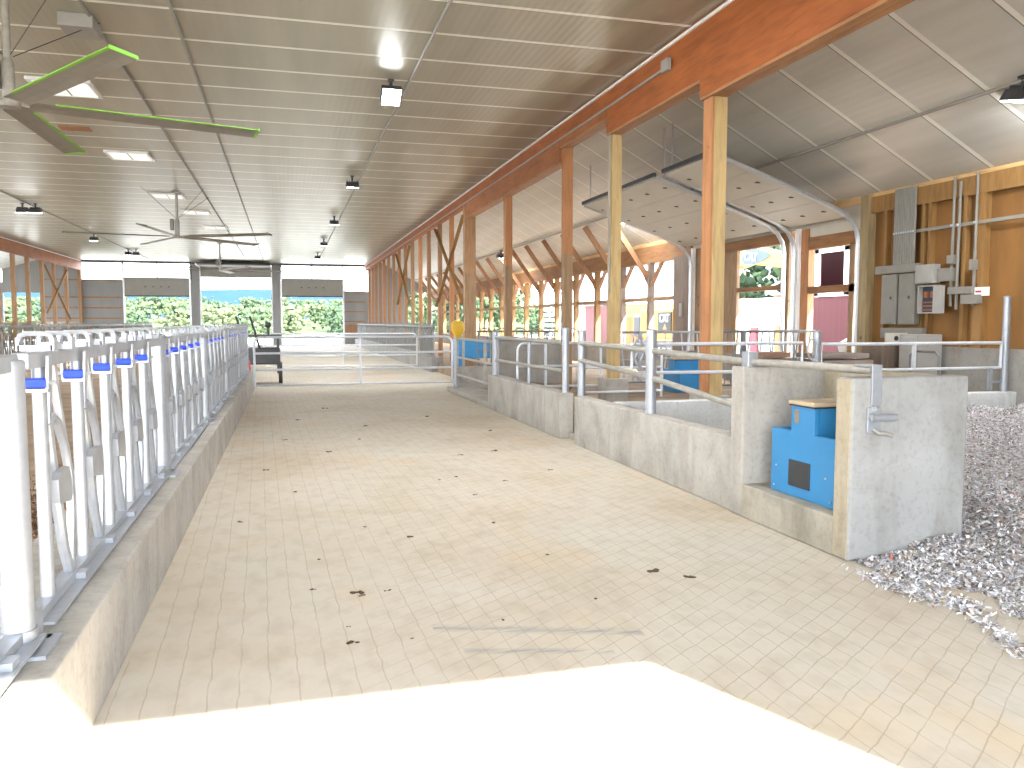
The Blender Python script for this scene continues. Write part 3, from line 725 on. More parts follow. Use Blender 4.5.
# gates and feed panels deeper in the right pens
gate('round-cornered gate behind the second concrete wall', (4.1, 14.6), (5.75, 14.6), .42, 1.31, (.5, .88), (.33,), .024, None, .14)
gate('narrow gate in the pen behind the pair of steel posts', (4.6, 12.6), (6.05, 12.6), .45, 1.32, (.55, .95), (), .022, None, .1)
def bar_panel(lbl, x0, x1, y, z0, z1, nb, mat, r=.016):
    o = thing('bar_panel', lbl, 'fence panel', (x0, y, z0), 'barred panels in the right pens')
    MB().tube((x0, y, z1), (x1, y, z1), r * 1.7, 8).build('top_rail', mat, o, True); MB().tube((x0, y, z0), (x1, y, z0), r * 1.7, 8).build('bottom_rail', mat, o, True)
    MB().tube((x0, y, z0 + .45 * (z1 - z0)), (x1, y, z0 + .5 * (z1 - z0)), r, 8).build('middle_rail', mat, o, True)
    for k in range(nb):
        x = x0 + (x1 - x0) * (k + .3) / nb
        MB().path([(x, y, z0), (x, y, z0 + .3 * (z1 - z0)), (x + (.05 if k % 2 else -.05), y, z0 + .6 * (z1 - z0)), (x, y, z1)], r, 6).build('upright', mat, o, True)
    MB().bar((x0 + .42, y, z0), (x0 + .42, y, z1), .08, .08, (1, 0, 0)).build('panel_post', mat, o)
    return o
bar_panel('bright barred feed panel behind the slim and thick pale posts', 6.85, 9.3, 16.2, .42, 1.48, 13, M['galv'])
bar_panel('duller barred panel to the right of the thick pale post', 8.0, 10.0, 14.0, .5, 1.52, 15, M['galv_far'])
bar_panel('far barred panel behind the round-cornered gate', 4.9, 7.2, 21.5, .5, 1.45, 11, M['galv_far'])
# arched loops of free-stall dividers far right
for i in range(6):
    x = 6.2 + .62 * i
    o = tag(MB().path([(x, 27, .3), (x, 27, 1.3), (x + .06, 27, 1.44), (x + .2, 27, 1.5), (x + .42, 27, 1.44), (x + .5, 27, 1.3), (x + .5, 27, .3)], .024, 6).build('stall_divider', M['galv_far'], None, True),
            'curved stall divider loop by the open right side, %s from the left' % ORD[i], 'stall divider', 'stall divider loops')

# pen floors
o = B(4.04, XW - .03, 9.81, 15.7, 0.001, .3).box(5.3, XW - .03, 15.7, 20.06, .001, .3).box(4.9, XW - .03, 20.06, YF - .4, .001, .3).build('bedding', M['bed']); tag(o, 'brown earthy bedding on the floor of the right pens', 'bedding', kind='stuff')
nx, ny = 26, 120
vs = []; fs = []
for j in range(ny + 1):
    for i in range(nx + 1):
        u = i / nx; x = -1.42 - u * 7.0; y = -1 + 61 * (j / ny) ** 1.6
        z = .12 + .10 * math.exp(-((x + 1.5) / .45) ** 2) + random.uniform(-.015, .015)
        vs.append((x, y, z))
for j in range(ny):
    for i in range(nx): a = j * (nx + 1) + i; fs.append((a, a + 1, a + nx + 2, a + nx + 1))
o = MB().add(vs, fs).build('bedding', M['bed'], None, True); tag(o, 'tan brown bedding on the pen floor behind the left headlock fence', 'bedding', kind='stuff')
# dark chips strewn along the fence foot
def flakes(name, pos, lo, hi, cols, lbl, cat, parent=None, flat=.5, asp=.4):
    n = len(pos); pos = np.asarray(pos)
    s = rng.uniform(lo, hi, n); yaw = rng.uniform(0, 2 * pi, n); ti = rng.normal(0, flat, n); tj = rng.normal(0, flat, n)
    a = np.stack([np.cos(yaw), np.sin(yaw), ti], 1); a /= np.linalg.norm(a, axis=1)[:, None]
    b = np.stack([-np.sin(yaw), np.cos(yaw), tj], 1); b /= np.linalg.norm(b, axis=1)[:, None]
    wd = s * rng.uniform(.6 * asp, 1.4 * asp, n)
    bow = rng.uniform(.0, .35, n) * s
    up = np.array([0, 0, 1.])
    A = a * s[:, None]; W = b * wd[:, None]
    v = np.empty((n, 4, 3)); U = up * bow[:, None]
    v[:, 0] = pos - A - W; v[:, 1] = pos + A - W + U; v[:, 2] = pos + A + W; v[:, 3] = pos - A + W + U
    me = bpy.data.meshes.new(name); me.vertices.add(4 * n); me.vertices.foreach_set('co', v.ravel())
    me.loops.add(4 * n); me.loops.foreach_set('vertex_index', np.arange(4 * n)); me.polygons.add(n)
    me.polygons.foreach_set('loop_start', np.arange(n) * 4); me.update(calc_edges=True)
    ci = rng.choice(len(cols), n, p=np.array([c[1] for c in cols]) / sum(c[1] for c in cols))
    cc = np.array([c[0] for c in cols])[ci] * rng.uniform(.75, 1.2, n)[:, None]
    cc = np.clip(np.concatenate([cc, np.ones((n, 1))], 1), 0, 1)
    at = me.color_attributes.new('fleck', 'FLOAT_COLOR', 'POINT')
    at.data.foreach_set('color', np.repeat(cc, 4, 0).astype(np.float32).ravel())
    me.materials.append(M['flake'])
    o = bpy.data.objects.new(name, me); COL.objects.link(o)
    if lbl: tag(o, lbl, cat, kind='stuff')
    return o
n = 9000
xx = -1.44 - np.abs(rng.normal(0, .42, n)); yy = rng.uniform(3, 11, n)
zz = .13 + .10 * np.exp(-((xx + 1.5) / .45) ** 2) + rng.uniform(0, .025, n)
flakes('wood_chips', np.stack([xx, yy, zz], 1), .012, .035, [((.10, .05, .025), 4), ((.22, .12, .06), 4), ((.42, .29, .18), 2)], 'dark and pale wood chips piled behind the foot of the left fence', 'wood chips')

# paper shavings heap in the right bay
def smooth(e0, e1, x):
    t = np.clip((x - e0) / (e1 - e0), 0, 1); return t * t * (3 - 2 * t)
def hp_z(x, y):
    x = np.asarray(x, float); y = np.asarray(y, float)
    edge = 3.92 + np.maximum(0, 4.75 - y) * .12 + .10 * np.sin(y * 5.1) + .06 * np.sin(y * 11.3)
    d = x - edge
    z = .16 * smooth(0, 1.1, d) + .40 * smooth(.8, 4.5, d) * smooth(3.5, 7., y)
    z += .52 * np.exp(-(((x - 4.75) / .75) ** 2 + ((y - 7.6) / .75) ** 2)) * (y > 6.4)
    z *= 1 - .25 * smooth(8.6, 9.5, y)
    z += .05 * np.sin(x * 3.1 + y * 1.7) * smooth(.2, 1.5, d) + .03 * np.sin(x * 7.3 - y * 5.1) * smooth(.2, 1.2, d)
    return np.where(d > 0, z, -1)
gx = np.linspace(3.8, XW - .02, 90); gy = np.linspace(2.2, 9.58, 100)
GX, GY = np.meshgrid(gx, gy); GZ = hp_z(GX, GY) - .012
inside = (GX > 3.78) & (GX < 4.86) & (GY > 4.86) & (GY < 6.52) | ((GX < 4.05) & (GY > 6.5))
GZ[inside] = -.2; GZ = np.maximum(GZ, -.06)
vs = np.stack([GX, GY, GZ], -1).reshape(-1, 3).tolist(); nxx = len(gx)
fs = [(j * nxx + i, j * nxx + i + 1, (j + 1) * nxx + i + 1, (j + 1) * nxx + i) for j in range(len(gy) - 1) for i in range(nxx - 1)]
M['flakebase'] = make_bed('shavings_base', [(.34, (.16, .13, .125)), (.5, (.42, .39, .38)), (.66, (.62, .60, .60))], 30)
heap = MB().add(vs, fs).build('paper_shavings', M['flakebase'], None, True)
tag(heap, 'grey heap of shredded paper shavings filling the bay beside the concrete surround', 'shavings', kind='stuff')
n = 150000
# denser toward the camera
yy = 2.3 + 7.25 * rng.uniform(0, 1, n) ** 1.25; xx = 3.85 + (XW - 3.9) * rng.uniform(0, 1, n) ** 1.35
zz = hp_z(xx, yy)
ok = (zz > -.5) & ~((xx > 3.76) & (xx < 4.87) & (yy > 4.85) & (yy < 6.53)) & ~((xx < 4.06) & (yy > 6.5))
xx, yy, zz = xx[ok], yy[ok], zz[ok]
PCOL = [((.64, .63, .63), 6), ((.80, .80, .82), 3.8), ((.45, .42, .41), 4), ((.18, .145, .13), 1.8), ((.50, .41, .37), 3.2), ((.48, .50, .57), 1.8), ((.55, .40, .12), .15), ((.45, .10, .09), .05)]
pos = np.stack([xx, yy, zz + rng.uniform(0, .03, len(xx))], 1)
# scattered trails on the floor in front of the heap
tr = []
for cx, cy, sx, sy, k in ((3.72, 4.35, .05, .13, 500), (3.78, 4.12, .06, .13, 600), (3.86, 3.92, .05, .1, 360), (3.74, 3.62, .025, .04, 80), (3.68, 3.45, .03, .05, 90),
                          (3.62, 3.15, .05, .12, 320), (3.7, 3.0, .06, .1, 300), (3.6, 2.7, .06, .15, 200)):
    tr.append(np.stack([rng.normal(cx, sx, k), rng.normal(cy, sy, k), rng.uniform(.004, .035, k)], 1))
o2 = flakes('flake', np.concatenate([pos] + tr), .007, .019, PCOL, None, None)
o2.name = 'loose_flakes'; o2.parent = heap; o2['kind'] = 'stuff'

# dry dung bits and clods
bits = [(.29, 4.3, .07), (.58, 5.11, .04), (.13, 5.26, .03), (.39, 5.12, .05), (.42, 5.06, .03), (.91, 6.38, .05), (1.64, 6.65, .05), (2.38, 5.05, .07), (2.56, 4.86, .06),
        (1.81, 4.62, .03), (-.28, 9.76, .06), (-.4, 7.24, .05), (.18, 14.65, .08), (.51, 10.91, .06), (.6, 6.79, .03), (.18, 5.92, .03), (1.79, 5.61, .03), (1.56, 8.64, .04),
        (1.75, 7.79, .04), (2.58, 10.43, .09), (1.75, 8.77, .04), (-.06, 12.2, .05), (2.11, 10.22, .05), (2.22, 8.4, .04), (.3, 4.55, .02), (1.15, 4.42, .025), (.62, 4.28, .02),
        (1.2, 13.5, .07), (2.4, 14.6, .08), (.7, 16.5, .08), (3.0, 12.4, .07), (2.9, 8.9, .04), (.05, 8.4, .04), (1.0, 12.0, .05)]
for (x, y, r) in bits:
    mb = MB()
    for k in range(3): mb.blob((x + random.uniform(-r, r) * .6, y + random.uniform(-r, r) * .3, .004), r * random.uniform(.18, .42), 1, .35, .3)
    tag(mb.build('dung_clod', M['dung'], None, True), 'small dark dried clod lying on the aisle floor', 'clod', 'dried clods on the aisle floor')

# ------------------------------------------------------------------ left end equipment beyond the fence
o = thing('barn_cart', 'dark hand cart with two raised handles at the far end of the left fence', 'cart', (-.6, 23, 0))
B(-1.2, -.2, 23.2, 24.2, .55, 1.0).build('tub', M['dark'], o, bev=.03)
B(-1.25, -.15, 23.15, 24.25, 1.3, 1.36).build('top_frame', M['dark'], o)
for x in (-1.2, -.25):
    for y in (23.2, 24.15): B(x - .03, x + .03, y - .03, y + .03, .3, 1.34).build('leg', M['dark'], o)
for x in (-1.2, -.85): MB().path([(x + .12, 23.2, 1.0), (x, 23.0, 1.5), (x - .1, 22.9, 1.85)], .03, 8).build('handle', M['dark'], o, True)
for x in (-1.2, -.2): MB().tube((x - .05, 23.7, .3), (x + .05, 23.7, .3), .3, 20).build('wheel', M['black'], o, True)
MB().blob((-.5, 23.3, 1.62), .09, 2, 0).build('knob', M['dark'], o, True); MB().tube((-.5, 23.3, 1.36), (-.5, 23.3, 1.6), .04, 8).build('knob_stem', M['dark'], o, True)
o = tag(MB().path([(-1.05, 21.75, .46), (-1.05, 21.75, .5), (-1.05, 21.75, .72), (-1.05, 21.75, .76)], [.12, .15, .13, .09], 14).build('bucket', M['redp'], None, True), 'dark red bucket at the far end of the left curb', 'bucket')
# gravel mound outside the right far doorway
vs = []; fs = []
for j in range(13):
    for i in range(25):
        x = -2.5 + i * .3; y = 61.5 + j * .4
        vs.append((x, y, -.26 + 1.0 * math.exp(-((x - 1.6) / 2.2) ** 2 - ((y - 64) / 1.6) ** 2) + random.uniform(0, .05)))
for j in range(12):
    for i in range(24): a = j * 25 + i; fs.append((a, a + 1, a + 26, a + 25))
tag(MB().add(vs, fs).build('gravel_mound', M['gravel'], None, True), 'pale gravel mound outside the right far doorway', 'gravel', kind='stuff')

# ------------------------------------------------------------------ ceiling fans
def fan(lbl, x, y, zh, ph, L, n=5, edge='green'):
    o = thing('ceiling_fan', lbl, 'ceiling fan', (x, y, zh), 'large five-bladed ceiling fans')
    MB().tube((x, y, zh + .1), (x, y, ZC), .045, 10).build('down_rod', M['galv_old'], o, True)
    B(x - .12, x + .12, y - .12, y + .12, ZC - .05, ZC - .002).build('ceiling_plate', M['galv_old'], o)
    mo = MB().path([(x, y, zh + .02), (x, y, zh + .1), (x, y, zh + .5), (x, y, zh + .56)], [.06, .075, .075, .05], 14).build('motor', M['galv_old'], o, True)
    B(x - .2, x - .1, y - .1, y + .1, zh + .2, zh + .55).build('motor_box', M['gray'], mo, bev=.01)
    MB().tube((x, y, zh - .04), (x, y, zh + .03), .13, 16).build('hub', M['galv_old'], o, True)
    for (sx, sy) in ((1, 1), (-1, 1), (1, -1), (-1, -1)):
        MB().tube((x + .05 * sx, y + .05 * sy, zh + .6), (x + .9 * sx, y + .9 * sy, ZC), .006, 5).build('guy_wire', M['dark'], o)
    for k in range(n):
        a = math.radians(ph + 360 / n * k); c, s = math.cos(a), math.sin(a)
        t = math.radians(-9)
        def Q(r, w, h):   # along blade, across, normal
            return (x + c * r - s * (w * math.cos(t)), y + s * r + c * (w * math.cos(t)), zh + h + w * math.sin(t))
        W = .15
        prof = [(-W, 0), (-W * .4, .028), (W * .3, .03), (W, .0), (W * .3, .012), (-W * .4, .010)]
        mb = MB(); m = len(prof)
        vs = [Q(r, w, h) for r in (.22, L) for w, h in prof]
        fs = [tuple(range(m))[::-1], tuple(range(m, 2 * m))] + [(i, (i + 1) % m, (i + 1) % m + m, i + m) for i in range(m)]
        mb.add(vs, fs); b = mb.build('blade', M['blade'], o)
        mb = MB(); e = [(-W * .82, .0), (-W * .82, .02), (-W * 1.08, .008), (-W * 1.08, -.004)]
        vs = [Q(r, w, h) for r in (.5, L) for w, h in e]
        mb.add(vs, [(0, 1, 2, 3), (7, 6, 5, 4)] + [(i, (i + 1) % 4, (i + 1) % 4 + 4, i + 4) for i in range(4)]); mb.build('green_edge', M[edge], b)
        vs = [Q(r, w, h) for r in (L, L + .02) for w, h in [(-W, -.01), (-W, .03), (W, .03), (W, -.01)]]
        MB().add(vs, [(0, 1, 2, 3), (7, 6, 5, 4)] + [(i, (i + 1) % 4, (i + 1) % 4 + 4, i + 4) for i in range(4)]).build('tip_cap', M[edge], b)
    return o
fan('large fan nearest the camera with green-edged blades at the upper left', -3.3, 11.8, 4.42, 17, 3.05)
fan('distant large fan hanging over the middle of the hall', -3.3, 28.2, 4.4, -28, 3.2, 5, 'darkedge')
fan('farthest large fan, small above the open middle doorway', -3.3, 45.5, 4.4, 10, 3.2, 5, 'darkedge')

# floodlights
def flood(lbl, x, y, zc, lit, tilt=12):
    o = thing('flood_light', lbl, 'flood light', (x, y, zc), 'ceiling flood lights')
    mb = MB().tube((x, y, zc), (x, y, zc - .17), .03, 8); mb.box(x - .05, x + .05, y - .05, y + .05, zc - .03, zc); mb.build('mount_stem', M['dark'], o, True)
    a = math.radians(tilt); ca, sa = math.cos(a), math.sin(a); c0 = (y, zc - .24)
    def P(u, v): return (c0[0] + u * ca - v * -sa * -1, c0[1] + u * sa + v * ca)
    mb = MB(); mb.prism([P(-.2, -.07), P(.2, -.07), P(.13, .07), P(-.13, .07)], 'x', x - .17, x + .17); mb.build('housing', M['dark'], o, bev=.01)
    mb = MB(); mb.prism([P(-.18, -.075), P(.18, -.075), P(.18, -.0715), P(-.18, -.0715)], 'x', x - .15, x + .15)
    mb.build('lens', M['lampglow'] if lit else M['lamplens'] if lit is False else M['lampsoft'], o)
    for k in range(5):
        mb = MB(); mb.prism([P(-.1, .07), P(.1, .07), P(.08, .11), P(-.08, .11)], 'x', x - .15 + k * .068, x - .13 + k * .068); mb.build('cooling_fin', M['dark'], o)
    return o
flood('added fill light on the right ceiling conduit just before the picture begins', 1.78, 8.7, ZC, False)  # unseen lamp added to brighten the aisle
for _y, _l in ((13.2, 'nearer'), (22.7, 'farther')): flood('added fill light over the left pens past the left picture edge, %s of two' % _l, -8.6, _y, ZC, False)  # two more unseen lamps added as fill for the interior
flood('bright tilted flood light nearest the camera on the main ceiling', 1.78, 14.3, ZC, True, -30)
for i, (x, y) in enumerate(((1.85, 23.8), (1.85, 33.), (1.85, 42.2), (1.85, 51.))):
    flood('flood light on the right ceiling conduit, %s behind the bright tilted one' % ORD[i], x, y, ZC, False if i < 2 else None)
for i, (x, y, l) in enumerate(((-8.75, 32.2, False), (-8.35, 32.2, False), (-8.6, 42.4, None), (-8.6, 51, None), (-8.2, 51, None))):
    flood('small flood light over the left pens, %s from the camera' % ORD[i], x, y, ZC, l)
for i, y in enumerate((8.45, 21.6, 34.5)):
    flood('flood light under the sloped shed ceiling, %s from the camera' % ORD[i], 8.95, y, zs(8.95), None)

# conduits
def conduit(lbl, pts, r=.017, mat=None):
    return tag(MB().path(pts, r, 8).build('conduit', mat or M['graylt'], None, True), lbl, 'conduit')
conduit('long conduit on the main ceiling feeding the lit flood light', [(2.08, .5, ZC - .028), (2.1, YF - .5, ZC - .028)], .024)
conduit('long conduit on the main ceiling left of the lit flood light', [(-1.36, .5, ZC - .026), (-1.45, YF - .5, ZC - .026)], .022)
conduit('long conduit on the main ceiling right beside the near fan', [(-2.45, .5, ZC - .026), (-2.5, YF - 6, ZC - .026)], .022)
conduit('long conduit over the left pens with small flood lights', [(-8.55, 3, ZC - .026), (-8.55, YF - .5, ZC - .026)], .022)
conduit('thin conduit along the face of the orange rim board', [(XR - .06, 11.4, 5.42), (XR - .04, 13, 5.43), (XR - .04, YF - 1, 5.43)], .02)
conduit('conduit running along the sloped shed ceiling', [(8.95, 3, zs(8.95) - .06), (8.95, YF - 1, zs(8.95) - .06)], .028)
conduit('vertical conduit on the left face of the slim pale post', [(5.49, 13.6, 5.4), (5.49, 13.6, 2.2)], .016)
o = tag(B(XR - .1, XR - .03, 11.2, 11.42, 5.36, 5.54).build('junction_box', M['graylt'], None, bev=.01), 'small grey junction box high on the orange rim board', 'junction box')
o = tag(B(-2.85, -2.42, 12.35, 12.9, ZC - .18, ZC).build('junction_box', M['graylt'], None, bev=.01), 'pale box on the main ceiling above the near fan', 'junction box')
# ceiling hatches
for i, (x, y) in enumerate(((-3.65, 16.2), (-3.65, 22.3), (-3.65, 29), (-3.2, 33), (-2.9, 38))):
    o = thing('ceiling_hatch', 'pale ceiling hatch in the main ceiling, %s from the camera' % ORD[i], 'hatch', (x, y, ZC), 'ceiling hatches')
    mb = MB(); mb.box(x - .5, x + .5, y - .52, y - .46, ZC - .05, ZC + .0); mb.box(x - .5, x + .5, y + .46, y + .52, ZC - .05, ZC); mb.box(x - .5, x - .44, y - .46, y + .46, ZC - .05, ZC); mb.box(x + .44, x + .5, y - .46, y + .46, ZC - .05, ZC)
    mb.build('frame', M['white'], o); B(x - .44, x + .44, y - .46, y + .46, ZC - .03, ZC - .001).build('panel', M['skylight_glow'], o)
    B(x - .012, x + .012, y - .46, y + .46, ZC - .04, ZC - .03).build('joint_strip', M['graylt'], o)
o = tag(B(-4.55, -3.95, 19.4, 19.75, ZC - .02, ZC).build('ceiling_patch', M['post_o']), 'small orange wooden patch in the ceiling under the near fan', 'ceiling patch')

# ------------------------------------------------------------------ electrical equipment on the right wall
xf = XW - .05
o = thing('conduit_bundle', 'wide bundle of grey vertical conduits above the breaker panels', 'conduit', (xf, 11.88, 2.65))
for k in range(9): MB().tube((xf - .04, 11.67 + k * .056, 2.62), (xf - .04, 11.67 + k * .056, 3.98), .025, 8).build('conduit_pipe', M['gray'], o, True)
o = thing('strut_channel', 'horizontal steel strut holding the vertical conduits on the plywood wall', 'strut', (xf, 10.9, 3.2))
B(xf - .02, xf + .01, 9.55, 12.2, 3.2, 3.25).build('strut_body', M['gray'], o)
for y in [11.67 + k * .056 for k in range(9)] + [10.84, 10.72, 10.39]: B(xf - .075, xf - .02, y - .012, y + .012, 3.21, 3.24).build('pipe_clamp', M['steel'], o)
tag(B(xf - .12, xf, 11.5, 12.5, 2.54, 2.68).build('wireway', M['gray'], None, bev=.006), 'grey horizontal wireway above the two breaker panels', 'wireway')
def panel(lbl, y0, y1, z0, z1, mat, latch=True, d=.12):
    o = thing('breaker_panel', lbl, 'electrical panel', (xf, .5 * (y0 + y1), z0), 'electrical boxes on the plywood wall')
    B(xf - d, xf, y0, y1, z0, z1).build('box', mat, o, bev=.006)
    B(xf - d - .012, xf - d, y0 + .02, y1 - .02, z0 + .02, z1 - .02).build('door', mat, o, bev=.004)
    if latch: B(xf - d - .025, xf - d - .012, y0 + .1, y0 + .13, .5 * (z0 + z1), .5 * (z0 + z1) + .05).build('latch', M['dark'], o)
    return o
panel('left grey breaker panel below the wireway', 11.95, 12.32, 1.66, 2.52, M['gray'])
panel('right grey breaker panel below the wireway', 11.52, 11.9, 1.66, 2.52, M['gray'])
panel('square pale grey box right of the wireway', 11.1, 11.49, 2.33, 2.64, M['graylt'], False, .15)
panel('dark grey gutter box below the two breaker panels', 11.35, 12.34, 1.42, 1.6, M['gray'], False, .1)
o = thing('control_cabinet', 'open control cabinet with wiring beside the breaker panels', 'control cabinet', (xf, 11.24, 1.86))
mb = MB(); mb.box(xf - .03, xf, 11.05, 11.43, 1.84, 2.3); mb.box(xf - .14, xf - .03, 11.41, 11.43, 1.84, 2.3); mb.box(xf - .14, xf - .03, 11.05, 11.07, 1.84, 2.3); mb.box(xf - .14, xf - .03, 11.07, 11.41, 2.28, 2.3); mb.box(xf - .14, xf - .03, 11.07, 11.41, 1.84, 1.86)
mb.build('enclosure', M['graylt'], o)
B(xf - .05, xf - .03, 11.07, 11.41, 1.86, 2.28).build('back_plate', M['logob'], o)
for k in range(2): B(xf - .1, xf - .05, 11.14 + k * .14, 11.2 + k * .14, 2.1, 2.2).build('contactor', M['lvl2'], o)
for z in (1.89, 1.95, 2.01): B(xf - .08, xf - .05, 11.09, 11.39, z, z + .025).build('terminal_strip', M['lvl2'], o)
B(xf - .17, xf - .14, 10.84, 11.06, 1.84, 2.28).build('door', M['graylt'], o)
for y, z0, z1, lb in ((10.84, 1.95, 3.98, 'left'), (10.72, 1.9, 3.9, 'middle'), (10.39, 1.95, 3.98, 'right')):
    conduit('%s one of three single vertical conduits right of the breaker panels' % lb, [(xf - .03, y, z0), (xf - .03, y, z1)], .022, M['gray'])
for (y0, y1, z0, z1, lb) in ((10.78, 11.06, 2.35, 2.56, 'grey junction box right of the square pale box'), (10.38, 10.84, 2.14, 2.25, 'horizontal grey trunking beneath the right vertical conduit'),
                             (10.24, 10.57, 1.98, 2.12, 'small switch box below the horizontal trunking'), (10.76, 10.88, 2.62, 2.76, 'small grey fitting on the left single conduit'), (10.35, 10.43, 2.5, 2.66, 'small grey fitting on the right single conduit')):
    tag(B(xf - .1, xf, y0, y1, z0, z1).build('junction_box', M['gray'], None, bev=.005), lb, 'junction box', 'small electrical boxes')
o = thing('warning_sign', 'small white placard with a red stripe on the plywood wall', 'sign', (xf, 10.22, 2.1))
B(xf - .03, xf - .015, 10.1, 10.37, 2.1, 2.23).build('sign_plate', M['white'], o); B(xf - .034, xf - .03, 10.24, 10.35, 2.15, 2.18).build('red_stripe', M['redp'], o)
# cabinet and clutter standing before the plywood wall
o = thing('steel_cabinet', 'grey steel cabinet standing before the plywood wall behind the gate', 'cabinet', (9.6, 11.4, 0))
B(9.72, 10.2, 10.95, 11.35, .3, 1.5).build('body', M['graylt'], o, bev=.01); B(9.70, 9.72, 10.97, 11.33, .34, 1.46).build('door', M['graylt'], o, bev=.006)
o = thing('wooden_box', 'dark box with a pale front and round hole below the breaker panels', 'box', (9.7, 11.9, 0))
B(9.5, 10.0, 11.5, 12.0, .3, 1.32).build('body', M['grayw'], o); B(9.55, 9.98, 11.47, 11.5, 1.33, 1.52).build('front_board', M['cream'], o); MB().tube((9.75, 11.46, 1.43), (9.75, 11.5, 1.43), .04, 12).build('hole', M['black'], o, True)
tag(MB().path([(9.2, 10.5, .3), (9.2, 10.5, 1.2), (9.2, 10.4, 1.26), (9.2, 10.0, 1.26), (9.2, 9.93, 1.2), (9.2, 9.93, .3)], .02, 8).build('pipe_hoop', M['galv_far'], None, True), 'bent pipe hoop right of the grey steel cabinet', 'hoop')
# pallet stacks behind the cross gate
def stack(lbl, x0, x1, y0, y1, z0, n, h, mat, name='board_stack'):
    o = thing(name, lbl, 'stack of boards', (.5 * (x0 + x1), y0, z0), 'board stacks in the right pen')
    for k in range(n):
        j = random.uniform(-.05, .05); B(x0 + j, x1 + j, y0, y1, z0 + k * h, z0 + k * h + h * .72).build('board', mat, o)
    return o
M['board_g'] = wood('weathered_board', (.27, .22, .19), 'X'); M['board_r'] = wood('reddish_board', (.30, .17, .11), 'X')
stack('weathered grey stack of boards behind the middle gate post', 8.0, 8.9, 11.0, 11.6, .3, 9, .104, M['board_g'])
stack('small reddish stack of timber left of the middle gate post', 7.25, 7.75, 11.5, 12, .3, 9, .105, M['board_r'])
# scrap heap seen in the nearer garage doorway
mb = MB()
for k in range(26): mb.blob((12.2 + random.uniform(-.9, .9), 15.9 + random.uniform(-.9, 1), .6 + random.uniform(-.6, .8)), random.uniform(.2, .42), 1, .35)
tag(mb.build('rubble_heap', M['conc_dark'], None, False), 'grey heap of rubble outside the narrow garage doorway', 'rubble', kind='stuff')

# ------------------------------------------------------------------ outside on the right: red shed, machine, white building
o = thing('red_shed', 'red ribbed metal shed with white trim outside the narrow garage doorway', 'shed', (16, 19, -.26))
mb = MB(); mb.box(14, 14.1, 16.0, 18.35, -.26, 4.6); mb.box(14, 14.1, 19.5, 21.2, -.26, 4.6); mb.box(14, 14.1, 18.35, 19.5, -.26, 2.45); mb.box(14, 14.1, 18.35, 19.5, 3.6, 4.6)
mb.box(14.1, 20, 16, 16.1, -.26, 4.6); mb.box(14.1, 20, 21.1, 21.2, -.26, 4.6); mb.box(19.9, 20, 16.1, 21.1, -.26, 4.6); mb.build('wall', M['redrib'], o)
mb = MB(); mb.prism([(13.7, 4.55), (17, 5.9), (20.3, 4.55), (20.3, 4.7), (17, 6.05), (13.7, 4.7)], 'y', 15.7, 21.5); mb.build('roof', M['white'], o)
mb = MB()
for (y0, y1, z0, z1) in ((18.25, 18.4, 2.4, 3.7), (19.45, 19.62, 2.4, 3.7), (18.25, 19.62, 3.55, 3.7), (18.25, 19.62, 2.38, 2.48)): mb.box(13.96, 14.02, y0, y1, z0, z1)
mb.build('window_frame', M['white'], o)
B(13.96, 14.02, 17.75, 17.95, -.26, 4.55).build('trim_strip', M['white'], o); B(13.96, 14.02, 19.85, 20.0, 2.4, 4.5).build('trim_strip', M['white'], o)
B(16, 16.1, 18.3, 19.5, 2, 4).build('inner_wall', M['stud'], o)

o = thing('excavator', 'yellow excavator parked outside beyond the garage doorways', 'excavator', (19, 38, -.26))
for x in (18.2, 20.6):
    mb = MB(); mb.prism([(35.4, -.2), (40.4, -.2), (40.8, .1), (40.8, .45), (40.4, .75), (35.4, .75), (35., .45), (35., .1)], 'x', x - .3, x + .3); mb.build('track', M['black'], o, bev=.03)
B(18.05, 20.8, 36.2, 40.3, .85, 2.35).build('engine_housing', M['yellow'], o, bev=.08)
B(18.05, 20.8, 40.2, 41.2, .9, 2.1).build('counterweight', M['black'], o, bev=.15)
cb = B(18.05, 19.1, 34.9, 36.3, .95, 2.9).build('cab', M['black'], o, bev=.06); B(18.035, 18.05, 35.05, 36.1, 1.6, 2.75).build('cab_window', M['graylt'], cb)
bp = B(17.98, 18.05, 36.5, 37.95, 1.22, 2.18).build('side_plate', M['blackdeep'], o)
mb = MB(); mb.prism([(36.6, 1.9), (36.0, 3.0), (33.6, 4.75), (31.8, 5.0), (28.2, 4.25), (28.2, 3.75), (31.8, 4.2), (33.2, 4.0), (35.3, 2.6), (35.8, 1.9)], 'x', 19.25, 19.75); mb.build('boom', M['yellow'], o, bev=.03)
mb = MB(); mb.prism([(28.6, 4.5), (28.0, 4.4), (27.6, 1.9), (27.9, 1.9), (28.5, 3.6)], 'x', 19.3, 19.7); mb.build('stick', M['yellow'], o, bev=.02)
mb = MB(); mb.prism([(27.9, 1.9), (27.5, 1.9), (27.0, 1.2), (27.2, .6), (28.2, .5), (28.3, 1.2)], 'x', 19.0, 20.0); mb.build('bucket', M['dark'], o)
MB().tube((19.5, 36.0, 1.5), (19.5, 32.6, 4.1), .1, 10).build('hydraulic_cylinder', M['steel'], o, True)
def logo(parent, s, size, x, y, z, mat, ang=0.):
    me = text_mesh(s, size, .01); R = Matrix(((0, 0, -1), (-1, 0, 0), (0, 1, 0))).to_4x4()
    me.transform(R @ Matrix.Rotation(ang, 4, 'Z')); me.transform(Matrix.Translation(Vector((x, y, z)) - wloc(parent))); me.materials.append(mat)
    q = bpy.data.objects.new('lettering', me); COL.objects.link(q); q.parent = parent; return q
